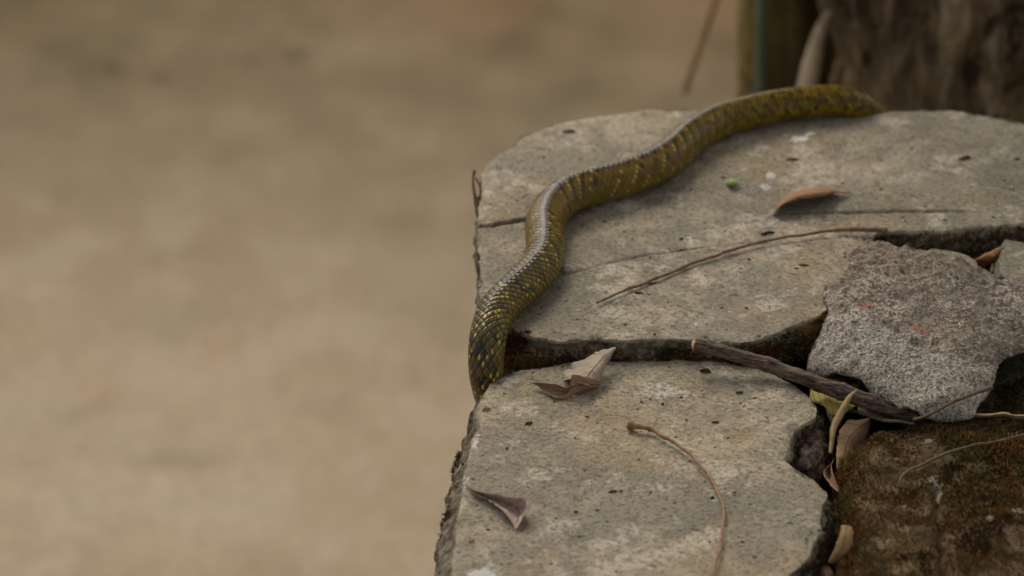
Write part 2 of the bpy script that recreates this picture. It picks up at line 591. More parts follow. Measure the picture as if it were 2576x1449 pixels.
def blob(co, u, v, z, rx, ry, ang=0.0):
    """soft elliptical spot (sizes in metres) at a photo point"""
    p = at(u, v, z)
    d = co[:, :2] - np.array([p.x, p.y])
    c, s = math.cos(ang), math.sin(ang)
    a = (d[:, 0] * c + d[:, 1] * s) / rx
    b = (-d[:, 0] * s + d[:, 1] * c) / ry
    return np.exp(-(a * a + b * b))


def px_line(pts, z):
    return np.array([(at(u, v, z).x, at(u, v, z).y) for u, v in pts])


ZA, TA = 0.0, 0.034
ZB, TB = -0.019, 0.053
A_PX = [(1203, 565), (1206, 500), (1210, 430), (1240, 395), (1290, 362), (1315, 338), (1400, 311), (1500, 291), (1620, 274), (1730, 272),
        (1850, 275), (1960, 281), (2060, 284), (2130, 285), (2215, 281), (2280, 276), (2340, 273), (2420, 279), (2500, 293), (2576, 306),
        (2700, 330), (2860, 380), (2900, 470), (2880, 545),
        (2700, 540), (2600, 556), (2500, 563), (2400, 574), (2300, 577), (2215, 578), (2196, 592), (2192, 640), (2160, 690),
        (2110, 735), (2088, 770), (2060, 792), (2010, 812), (1965, 828), (1915, 850), (1880, 858), (1800, 856), (1720, 852), (1640, 849), (1565, 853),
        (1500, 846), (1455, 851), (1400, 855), (1345, 846), (1300, 832), (1278, 818), (1245, 790), (1216, 756), (1207, 690), (1201, 620)]
crack1 = px_line([(1195, 569), (1240, 567), (1275, 560), (1320, 553), (1345, 562)], ZA)
crack2 = px_line([(1345, 562), (1382, 620), (1420, 690), (1470, 677), (1530, 660), (1580, 650), (1640, 639), (1750, 625), (1890, 610)], ZA)
crack3 = px_line([(1990, 536), (2060, 533), (2150, 533), (2250, 531), (2350, 531), (2430, 529)], ZA)
crack4 = px_line([(1160, 569), (1203, 569), (1206, 600), (1200, 660)], ZA)


def maskA(co, no, sd, m, co2):
    nz = fbm(co, 90, 3, 3) * 0.0018
    P2 = co[:, :2] + np.stack([fbm(co, 60, 3, 7) * 0.002, fbm(co, 60, 3, 8) * 0.002], 1)
    d1 = seg_dist(P2, crack1)
    c1 = 1 - smooth(d1, 0.0016, 0.0042)
    d2 = seg_dist(P2, crack2)
    c2 = (1 - smooth(d2, 0.0006, 0.0022)) * np.clip(0.80 + 0.9 * fbm(co, 25, 2, 11), 0, 1)
    d3 = seg_dist(P2, crack3)
    c3 = (1 - smooth(d3, 0.0006, 0.0036)) * np.clip(0.7 + 0.8 * fbm(co, 14, 2, 13), 0, 1)
    top = smooth(no[:, 2], 0.3, 0.8)
    co2[:, 2] -= top * (c1 * 0.008 + np.clip(c2, 0, 1) * 0.0018 + c3 * 0.0035)
    m[:, 3] = np.clip(np.maximum(np.maximum(c1, c2 * 0.95), c3 * 0.9), 0, 1) * top
    # smudge along the hairline, worn dirt
    m[:, 3] = np.maximum(m[:, 3], 0.45 * blob(co, 1600, 645, 0, 0.012, 0.005, 0.3) * top)
    w = 0.95 * blob(co, 2010, 350, 0, 0.007, 0.005) + 0.95 * blob(co, 2037, 338, 0, 0.007, 0.004, 0.5)
    w += 0.70 * blob(co, 1938, 440, 0, 0.007, 0.013) + 0.6 * blob(co, 1925, 470, 0, 0.008, 0.01) + 0.5 * blob(co, 1870, 425, 0, 0.006, 0.006)
    w += 0.55 * blob(co, 1735, 600, 0, 0.008, 0.012) + 0.45 * blob(co, 2340, 420, 0, 0.01, 0.01) + 0.4 * blob(co, 1760, 815, 0, 0.03, 0.02)
    w += 0.36 * blob(co, 2240, 565, 0, 0.035, 0.012)
    m[:, 1] = np.clip(w, 0, 1)
    m[:, 2] = 0.33 * blob(co, 1890, 790, 0, 0.03, 0.05) + 0.2 * blob(co, 1800, 800, 0, 0.05, 0.03)
    m[:, 0] = np.maximum(m[:, 0] , 0.45 * np.exp(-sd / 0.004) * smooth(P2[:, 1], 2.6, 2.65) * (P2[:, 1] < 2.80))


A, Aco, Ano, Am, Asd, Abel = make_stone('flagstone', A_PX, ZA, TA, M_slate, vox=0.0021, seed=1, maskfn=maskA, under=0.003, side_amp=0.006, jag=0.0045, jagscale=45)
tag(A, 'large cracked tan flagstone that the snake lies across, behind the front slab', 'stone slab')

B_PX = [(1196, 1007), (1212, 992), (1230, 968), (1250, 952), (1268, 944), (1310, 928), (1350, 925), (1400, 917), (1440, 906), (1485, 898), (1530, 890), (1565, 888), (1610, 891), (1660, 896), (1690, 899),
        (1725, 891), (1790, 891), (1830, 900), (1858, 912), (1900, 918), (1950, 940), (2000, 968), (2035, 992), (2056, 1018), (2050, 1045), (2024, 1060),
        (1998, 1080), (1985, 1105), (1984, 1130), (1974, 1152), (2000, 1178), (2030, 1193), (2056, 1212), (2086, 1240), (2070, 1262), (2064, 1300), (2068, 1335), (2048, 1366), (2040, 1400), (2006, 1430),
        (1960, 1480), (1900, 1530), (1860, 1600), (1700, 1680), (1400, 1710), (1100, 1690), (1010, 1600),
        (1058, 1480), (1072, 1449), (1086, 1390), (1096, 1355), (1104, 1310), (1114, 1262), (1122, 1220), (1131, 1178), (1141, 1140), (1148, 1107), (1156, 1080), (1168, 1058), (1178, 1035)]


lipB = px_line([(1190, 1015), (1196, 1040), (1201, 1067), (1185, 1098), (1172, 1128), (1163, 1177), (1157, 1235), (1140, 1312), (1130, 1434), (1105, 1600)], ZB)
lipB[1:, 0] += 0.004
outB = px_line([(1190, 1012), (1168, 1058), (1148, 1107), (1131, 1178), (1114, 1262), (1096, 1355), (1072, 1449), (1015, 1600)], ZB)


def topB(co, sd):
    # the left rim of the slab is a broken bevel between lipB and the outline
    y = co[:, 1]
    xl = np.interp(-y, -lipB[:, 1], lipB[:, 0])
    xo = np.interp(-y, -outB[:, 1], outB[:, 0])
    t = np.clip((xl + fbm(co, 45, 3, 61) * 0.0035 - co[:, 0]) / np.maximum(xl - xo, 0.002), 0, 1.3)
    t = t * (y < lipB[0, 1] + 0.004)
    return -0.020 * t ** 0.85 + np.minimum(t, 1) * fbm(co, 70, 4, 62, 0.7) * 0.009


def maskB(co, no, sd, m, co2):
    y = co[:, 1]
    xl = np.interp(-y, -lipB[:, 1], lipB[:, 0]) + fbm(co, 45, 3, 61) * 0.0035
    onb = smooth(xl - co[:, 0], 0.0, 0.003) * (y < lipB[0, 1] + 0.004)
    m[:, 0] = np.maximum(m[:, 0] * 1.0, onb * 0.72)
    far = (y > 2.62)
    w = 0.9 * blob(co, 1215, 1445, ZB, 0.014, 0.010) + 0.55 * blob(co, 1195, 1100, ZB, 0.007, 0.03) + 0.5 * blob(co, 1170, 1200, ZB, 0.006, 0.03)
    w += 0.42 * blob(co, 1720, 990, ZB, 0.035, 0.016) + 0.5 * blob(co, 1795, 1255, ZB, 0.008, 0.01) + 0.4 * blob(co, 1850, 1225, ZB, 0.006, 0.006)
    w += 0.35 * blob(co, 1640, 960, ZB, 0.02, 0.03) + 0.5 * blob(co, 1270, 965, ZB, 0.004, 0.004)
    m[:, 1] = np.clip(w, 0, 1)
    m[:, 2] = 0.42 * blob(co, 1870, 1100, ZB, 0.035, 0.05)


B, Bco, Bno, Bm, Bsd, Bbel = make_stone('flagstone', B_PX, ZB, TB, M_slate_b, vox=0.0019, seed=2, maskfn=maskB, topfn=topB, under=0.004, side_amp=0.006, jag=0.0045, jagscale=45)
tag(B, 'front tan flagstone with two curled leaves and a curved stalk on it', 'stone slab')

# granite lump
ZG, TG = 0.002, 0.032
G_PX = [(2232, 603), (2205, 602), (2172, 606), (2138, 618), (2112, 640), (2098, 672), (2080, 705), (2066, 735), (2072, 758), (2084, 775), (2064, 805), (2048, 830),
        (2034, 858), (2032, 876), (2060, 890), (2095, 898), (2150, 914), (2200, 942), (2250, 966), (2300, 1002), (2355, 1018), (2410, 1014), (2452, 1000), (2482, 972),
        (2504, 940), (2515, 902), (2546, 882), (2585, 862), (2640, 820), (2680, 775), (2640, 745), (2576, 712), (2545, 692), (2510, 676), (2480, 660),
        (2440, 650), (2400, 636), (2360, 626), (2310, 622), (2270, 612)]
gp = px_line(G_PX, ZG)
ridge = px_line([(2070, 765), (2150, 800), (2260, 850), (2350, 900), (2440, 920), (2560, 880)], ZG)
gcx = gp.mean(0)


def topG(co, sd):
    dd = seg_dist(co[:, :2], ridge)
    h = fbm(co, 11, 2, 71) * 0.010 + fbm(co, 30, 3, 73) * 0.009 + fbm(co, 95, 4, 75, 0.7) * 0.0038
    h = h + smooth(sd, -0.01, 0.05) * 0.012
    # the near side steps down a little beyond the painted ridge
    yr = np.interp(co[:, 0], ridge[:, 0], ridge[:, 1])
    h = h - smooth(yr - co[:, 1], -0.004, 0.012) * 0.004 - np.clip(yr - co[:, 1], 0, 0.08) * 0.10
    h = h - np.exp(-sd / 0.005) * 0.005
    return h


def maskG(co, no, sd, m, co2):
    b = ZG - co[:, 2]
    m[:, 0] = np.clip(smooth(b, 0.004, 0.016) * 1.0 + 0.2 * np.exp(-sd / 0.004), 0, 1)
    r = 1.3 * blob(co, 2175, 793, ZG, 0.008, 0.006, -0.5) + 1.2 * blob(co, 2219, 812, ZG, 0.004, 0.0045) + 1.3 * blob(co, 2304, 850, ZG, 0.0065, 0.006, -0.6)
    r += 1.0 * blob(co, 2327, 862, ZG, 0.006, 0.004, -0.6) + 0.6 * blob(co, 2352, 874, ZG, 0.005, 0.003) + 0.5 * blob(co, 2245, 800, ZG, 0.005, 0.003)
    m[:, 2] = np.clip(r, 0, 1.2)
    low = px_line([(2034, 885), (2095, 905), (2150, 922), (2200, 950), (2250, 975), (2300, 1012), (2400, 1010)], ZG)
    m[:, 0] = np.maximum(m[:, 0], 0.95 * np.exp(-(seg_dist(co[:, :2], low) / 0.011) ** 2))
    yr = np.interp(co[:, 0], ridge[:, 0], ridge[:, 1])
    m[:, 1] = 0.75 * smooth(yr - co[:, 1] + fbm(co, 30, 3, 444) * 0.012, -0.006, 0.012) * (1 - smooth(b, 0.006, 0.02))


G, Gco, Gno, Gm, Gsd, Gbel = make_stone('granite_rock', G_PX, ZG, TG, M_granite, vox=0.0019, seed=3, topfn=topG, maskfn=maskG, side_amp=0.006, jag=0.0025, top_amp=0.0, fine_amp=0.0012, round_=0.003, under=-0.018)
tag(G, 'rough grainy granite rock with faded red paint marks, wedged beside the slabs', 'rock')

# moss covered stone, lower right
ZC, TC = -0.024, 0.07
C_PX = [(2112, 1160), (2122, 1128), (2150, 1098), (2185, 1076), (2240, 1060), (2320, 1054), (2400, 1050), (2480, 1052), (2576, 1056), (2700, 1050), (2860, 1080),
        (2920, 1300), (2900, 1600), (2500, 1650), (2200, 1640), (2125, 1560), (2118, 1480), (2128, 1400), (2124, 1330), (2130, 1270), (2115, 1215)]


def topC(co, sd):
    h = fbm(co, 12, 3, 81) * 0.008 + fbm(co, 50, 3, 83) * 0.005 - np.exp(-sd / 0.010) * 0.006
    g = px_line([(2352, 1230), (2368, 1300), (2372, 1400), (2375, 1600)], ZC)
    return h - 0.009 * np.exp(-(seg_dist(co[:, :2], g) / 0.004) ** 2)


def maskC(co, no, sd, m, co2):
    m[:, 1] = np.clip(0.8 * blob(co, 2348, 1205, ZC, 0.005, 0.012) + 0.7 * blob(co, 2362, 1240, ZC, 0.004, 0.012) + 0.9 * blob(co, 2560, 1290, ZC, 0.014, 0.004)
                      + 0.8 * blob(co, 2333, 1105, ZC, 0.004, 0.004) + 0.6 * blob(co, 2255, 1140, ZC, 0.005, 0.004) + 0.35 * blob(co, 2400, 1120, ZC, 0.06, 0.03) + 0.5 * blob(co, 2365, 1450, ZC, 0.006, 0.01), 0, 1)


C_, Cco, Cno, Cm, Csd, Cbel = make_stone('mossy_stone', C_PX, ZC, TC, M_moss_stone, vox=0.0023, seed=4, topfn=topC, maskfn=maskC, side_amp=0.006, jag=0.004, top_amp=0.001, round_=0.004)
tag(C_, 'dark stone overgrown with brown moss at the lower right', 'rock')

# small stones at the right
D_PX = [(2524, 600), (2560, 604), (2640, 618), (2760, 640), (2800, 700), (2700, 760), (2620, 745), (2576, 722), (2540, 704), (2514, 684), (2516, 650)]
D_, *_r = make_stone('broken_stone', D_PX, -0.004, 0.05, M_slate, vox=0.0022, seed=6, side_amp=0.005, side_crust=0.35, under=0.008, crust_z=0.01)
tag(D_, 'grey broken stone cut by the right edge of the picture, behind the granite rock', 'rock')
E_PX = [(2322, 630), (2350, 620), (2400, 628), (2436, 640), (2456, 654), (2470, 690), (2380, 720), (2290, 690)]
E_, *_r = make_stone('broken_stone', E_PX, -0.006, 0.04, M_slate, vox=0.0022, seed=7, side_amp=0.003, side_crust=0.5)
tag(E_, 'thin pale stone peeping out behind the top of the granite rock', 'rock')
# flat stone deep in the gap right of the granite
H_PX = [(2420, 990), (2480, 940), (2560, 905), (2700, 850), (2900, 900), (2900, 1050), (2700, 1075), (2500, 1068), (2400, 1060)]
H_, Hco, Hno, Hm, Hsd, Hbel = make_stone('mossy_stone', H_PX, -0.058, 0.03, M_moss_stone, vox=0.003, seed=8, side_amp=0.004, topfn=lambda co, sd: fbm(co, 30, 3, 91) * 0.006)
tag(H_, 'sunken dark mossy stone in the gap right of the granite rock', 'rock')

# small stone fragment wedged under the right flank of the front slab
I_PX = [(2010, 1040), (2050, 1035), (2078, 1062), (2082, 1100), (2066, 1135), (2035, 1170), (1990, 1165), (1980, 1110)]
I_, Ico, Ino, Im, Isd, Ibel = make_stone('mossy_stone', I_PX, -0.034, 0.035, M_crumb, vox=0.002, seed=9, side_amp=0.006, jag=0.004,
                                         topfn=lambda co, sd: fbm(co, 55, 4, 95, .7) * 0.014 - np.exp(-sd / 0.008) * 0.006)
tag(I_, 'crumbly brown stone wedged below the notch of the front flagstone', 'rock')
I2_PX = [(2075, 1265), (2110, 1262), (2128, 1290), (2122, 1350), (2095, 1380), (2070, 1370)]
I2_, *_r = make_stone('broken_stone', I2_PX, -0.052, 0.03, M_moss_stone, vox=0.0022, seed=10, side_amp=0.005, jag=0.003,
                      topfn=lambda co, sd: fbm(co, 45, 3, 96) * 0.006 - np.exp(-sd / 0.008) * 0.008)
tag(I2_, 'dark reddish stone chip at the bottom of the gap, above the small tan leaf', 'rock')

# ------------------------------------------------------------------ wall under the slabs
wall_pts = [(-0.040, 2.14), (0.62, 2.12), (0.66, 3.12), (0.02, 3.14), (-0.010, 3.05), (-0.012, 2.80), (0.030, 2.77), (0.030, 2.69), (-0.020, 2.655), (-0.035, 2.40)]
W, Wco, Wno, *_r = make_stone('retaining_wall', None, -0.066, 0.22, M_earth, vox=0.006, seed=12, side_amp=0.008, jag=0.006,
                              topfn=lambda co, sd: fbm(co, 25, 3, 101) * 0.008, world_pts=wall_pts)
bpy.data.objects.remove(W)
# earth bed on top of the wall
bedv = []
nx, ny = 150, 210
xs = np.linspace(-0.045, 0.66, nx); ys = np.linspace(2.13, 3.14, ny)
XX, YY = np.meshgrid(xs, ys)
P3 = np.stack([XX.ravel(), YY.ravel(), np.zeros(nx * ny)], 1)
inside = np.zeros(nx * ny, bool)
wp = np.array(wall_pts)
for i in range(len(wp)):
    x1, y1 = wp[i]; x2, y2 = wp[(i + 1) % len(wp)]
    c = ((y1 > P3[:, 1]) != (y2 > P3[:, 1]))
    with np.errstate(divide='ignore', invalid='ignore'):
        xi = (x2 - x1) * (P3[:, 1] - y1) / (y2 - y1 + 1e-12) + x1
    inside ^= c & (P3[:, 0] < xi)
P3[:, 2] = -0.070 + fbm(P3, 22, 3, 103) * 0.007 + fbm(P3, 130, 3, 105, 0.7) * 0.003
idx = np.arange(nx * ny).reshape(ny, nx)
q = np.stack([idx[:-1, :-1].ravel(), idx[:-1, 1:].ravel(), idx[1:, 1:].ravel(), idx[1:, :-1].ravel()], 1)
q = q[inside[q].all(1)]
o = mesh_obj('soil', P3, q, M_earth, origin=(0.3, 2.6, -0.07))
tag(o, kind='structure')

# coursed rubble retaining wall: mortar core and individually laid stones
wr = random.Random(9)
wall = bpy.data.objects.new('retaining_wall', None)
COL.objects.link(wall)
wall.location = (0.3, 2.62, GZ)
tag(wall, 'rubble stone retaining wall carrying the flagstones', 'wall')
core = [(x, y) for x, y in wall_pts]
cx0, cy0 = 0.3, 2.62
cv, cf = [], []
for z in (GZ, -0.095):
    for x, y in core:
        cv.append((x + (0.02 if x < 0.1 else -0.02), y + (0.02 if y < 2.5 else -0.02 if y > 2.9 else 0), z))
n = len(core)
cf.append(list(range(n)))
cf.append(list(range(n, 2 * n))[::-1])
for i in range(n):
    cf.append([i, (i + 1) % n, n + (i + 1) % n, n + i])
mesh_obj('mortar_core', cv, cf, flat_material('old_mortar', (0.16, 0.13, 0.10), 0.95, 0.1, 60), parent=wall, smooth_=False)


def block_mesh(sx, sy, sz, seed):
    bm = bmesh.new()
    bmesh.ops.create_cube(bm, size=1.0)
    bmesh.ops.subdivide_edges(bm, edges=bm.edges[:], cuts=1, use_grid_fill=True)
    rr = random.Random(seed)
    for v in bm.verts:
        c = v.co
        k = 1 - 0.16 * ((abs(c.x) > .4) + (abs(c.y) > .4) + (abs(c.z) > .4) - 1)
        v.co = Vector((c.x * sx * k + rr.uniform(-.006, .006), c.y * sy * k + rr.uniform(-.006, .006), c.z * sz * k + rr.uniform(-.006, .006)))
    me = bpy.data.meshes.new('wall_stone')
    bm.to_mesh(me); bm.free()
    me.materials.append(M_slate)
    return me


blocks = [block_mesh(wr.uniform(.16, .24), .05, .11, k) for k in range(6)]
sides = [((-0.030, 2.16), (-0.008, 3.10)), ((0.0, 3.12), (0.64, 3.10)), ((0.62, 2.14), (-0.03, 2.16))]
for (a, b) in sides:
    a, b = Vector(a), Vector(b)
    L = (b - a).length
    ang = math.atan2(b.y - a.y, b.x - a.x)
    for row in range(15):
        z = GZ + 0.07 + row * 0.122
        k = -0.5 + (row % 2) * 0.5
        cnt = int(L / 0.19) + 1
        for c in range(cnt):
            t = (c + 0.5 + (0.25 if row % 2 else 0)) / (cnt + 0.3)
            if t > 0.97: continue
            p = a + (b - a) * t
            if z > -0.2 and 2.58 < p.y < 2.84 and p.x < 0.05:
                continue
            ob = bpy.data.objects.new('stone_block', blocks[wr.randrange(6)])
            COL.objects.link(ob)
            ob.parent = wall
            ob.location = Vector((p.x, p.y, z)) - wall.location + Vector((0.035 if p.x < .05 and abs(ang - 1.57) < .3 else 0, 0, 0))
            ob.rotation_euler = (0, 0, ang + wr.uniform(-.04, .04))


# ------------------------------------------------------------------ moss
def moss_from(name, co, no, weight, n, size, pal, parent, seed, lift=0.0, up=0.5):
    r = np.random.RandomState(seed)
    w = np.maximum(weight, 0)
    if w.sum() <= 0: return None
    ids = r.choice(len(co), n, p=w / w.sum())
    base = co[ids] + r.normal(0, 0.0007, (n, 3))
    nrm = no[ids] * (1 - up) + np.array([0, 0, up])
    nrm /= np.linalg.norm(nrm, axis=1)[:, None]
    patch = fbm(base, 32, 3, seed + 3)
    V_, F_l, C_l = [], [], []
    blades = 4
    pal = np.array(pal)
    for b in range(blades):
        dirv = nrm + r.normal(0, 0.55, (n, 3))
        dirv /= np.linalg.norm(dirv, axis=1)[:, None]
        side = np.cross(dirv, r.normal(0, 1, (n, 3)))
        side /= np.maximum(np.linalg.norm(side, axis=1), 1e-6)[:, None]
        h = size * r.uniform(0.5, 1.3, n)[:, None]
        wd = size * 0.22
        p0 = base - side * wd - nrm * 0.0006
        p1 = base + side * wd - nrm * 0.0006
        p2 = base + dirv * h * 0.6 + side * wd * 0.7
        p3 = base + dirv * h + nrm * h * 0.1
        V_.append(np.stack([p0, p1, p2, p3], 1).reshape(-1, 3))
        i0 = b * n * 4
        q = i0 + np.arange(n)[:, None] * 4
        F_l.append(np.hstack([q, q + 1, q + 2]))
        F_l.append(np.hstack([q, q + 2, q + 3]))
        k = np.clip((patch * 1.5 + 0.5) * len(pal) + r.normal(0, 0.7, n), 0, len(pal) - 1).astype(int)
        c = pal[k] * r.uniform(0.6, 1.35, n)[:, None]
        C_l.append(np.repeat(c, 4, 0))
    V_ = np.vstack(V_); F_l = np.vstack(F_l); C_l = np.vstack(C_l)
    o = mesh_obj(name, V_, F_l, M_moss, parent=parent, smooth_=False, cols=C_l)
    o['kind'] = 'stuff'
    return o


brown = [(0.08, 0.046, 0.018), (0.21, 0.105, 0.034), (0.32, 0.165, 0.048), (0.18, 0.115, 0.045), (0.13, 0.098, 0.030), (0.27, 0.19, 0.07)]
red = [(0.095, 0.034, 0.019), (0.209, 0.067, 0.034), (0.162, 0.076, 0.038), (0.114, 0.085, 0.034), (0.304, 0.180, 0.067)]
green = [(0.035, 0.034, 0.014), (0.070, 0.062, 0.028), (0.11, 0.088, 0.040), (0.095, 0.095, 0.028)]
# C: everywhere but in patches, thicker near the left rim
inview = (Cco[:, 1] < 2.75) & (Cco[:, 2] > ZC - 0.03)
wC = inview * (0.12 + smooth(fbm(Cco, 26, 3, 201), -0.12, 0.3) + 1.2 * np.exp(-Csd / 0.012)) * (1 - 0.9 * Cm[:, 1])
moss_from('moss', Cco, Cno, wC, 42000, 0.0024, brown, C_, 301, up=0.5)
moss_from('moss', Cco, Cno, wC * smooth(fbm(Cco, 34, 3, 222), 0.05, 0.3), 7000, 0.0042, brown[1:], C_, 311, up=0.5)
gb = blob(Cco, 2500, 1170, ZC, 0.05, 0.05)
moss_from('moss', Cco, Cno, wC * gb, 2500, 0.0024, [(0.05, 0.046, 0.014), (0.10, 0.095, 0.022), (0.07, 0.070, 0.018)], C_, 302, up=0.6)
# A: front face under the lip
fa = (Abel > 0.009) & (Aco[:, 1] < 2.86) & (Aco[:, 0] > -0.012) & (Aco[:, 2] > -0.033)
wA = fa * (0.15 + smooth(fbm(Aco, 40, 3, 205), -0.05, 0.3)) * smooth(Abel, 0.008, 0.02)
moss_from('moss', Aco, Ano, wA, 9000, 0.0032, red + green, A, 303, up=0.25)
wA2 = ((Abel > 0.004) & (Aco[:, 0] > 0.18) & (Aco[:, 2] > -0.033)) * 1.0
moss_from('moss', Aco, Ano, wA2, 7000, 0.003, green + brown[:3], A, 304, up=0.3)
# granite underside fringe
wG = ((Gbel > 0.012) & (Gco[:, 2] > -0.05)) * (0.3 + smooth(fbm(Gco, 35, 3, 207), -0.1, 0.3))
moss_from('moss', Gco, Gno, wG, 9000, 0.0028, green + [(0.07, 0.055, 0.03)], G, 305, up=0.3)
# crumbly wedge and sunken stone
moss_from('moss', Ico, Ino, (Ino[:, 2] > -0.2) * smooth(fbm(Ico, 60, 2, 8), 0.0, 0.3), 1400, 0.0026, green + [(0.09, 0.06, 0.035), (0.07, 0.035, 0.02)], I_, 306)
moss_from('moss', Hco, Hno, (Hno[:, 2] > 0.2) * 1.0, 4000, 0.003, green + brown[:2], H_, 307)
# front slab: left rim sprouts and the broken right flank
tuft = px_line([(1152, 1085), (1146, 1110), (1144, 1128)], ZB)
wB = np.exp(-(seg_dist(Bco[:, :2], tuft) / 0.004) ** 2) * (Bno[:, 0] < 0.2)
moss_from('moss', Bco, Bno, wB, 260, 0.0034, [(0.08, 0.055, 0.02), (0.12, 0.07, 0.025)], B, 308, up=0.1)
tuft2 = px_line([(1119, 1245), (1124, 1262)], ZB)
wB2 = np.exp(-(seg_dist(Bco[:, :2], tuft2) / 0.003) ** 2)
moss_from('moss', Bco, Bno, wB2, 90, 0.003, [(0.16, 0.07, 0.02), (0.10, 0.05, 0.02)], B, 309, up=0.1)
wB3 = ((Bbel > 0.010) & (Bco[:, 0] > 0.19) & (Bco[:, 2] > -0.065)) * (0.3 + smooth(fbm(Bco, 35, 3, 209), -0.1, 0.3))
moss_from('moss', Bco, Bno, wB3, 6000, 0.0028, green + [(0.08, 0.055, 0.03)], B, 310, up=0.25)

# red-brown cushion of moss in the gap beside the snake: a thick tuft on earth
cush = []
rr = np.random.RandomState(5)
for (u, v, z, rx, ry, n, palx) in ((1318, 872, -0.010, 0.016, 0.008, 800, red), (1300, 905, -0.020, 0.02, 0.010, 800, red + green[:1]), (1330, 925, -0.022, 0.022, 0.006, 900, brown + [(0.2, 0.14, 0.05)]),
                                   (1365, 870, -0.014, 0.012, 0.006, 400, red), (1960, 865, -0.016, 0.022, 0.012, 1300, red + brown), (1990, 880, -0.024, 0.03, 0.014, 1200, green + brown),
                                   (1700, 893, -0.020, 0.10, 0.004, 1500, red + green), (1560, 890, -0.020, 0.06, 0.004, 900, red[:3] + green)):
    p = at(u, v, z)
    pts = np.stack([p.x + rr.normal(0, rx * .5, n), p.y + 0.006 + np.abs(rr.normal(0, ry * .5, n)) * 0.6, p.z + rr.normal(0, 0.0035, n)], 1)
    cush.append((pts, palx))
allp = np.vstack([c[0] for c in cush])
for k, (pts, palx) in enumerate(cush):
    nr = np.tile(np.array([[0, -0.6, 0.8]]), (len(pts), 1))
    moss_from('moss', pts, nr, np.ones(len(pts)), len(pts), 0.0036, palx, A, 400 + k, up=0.3)


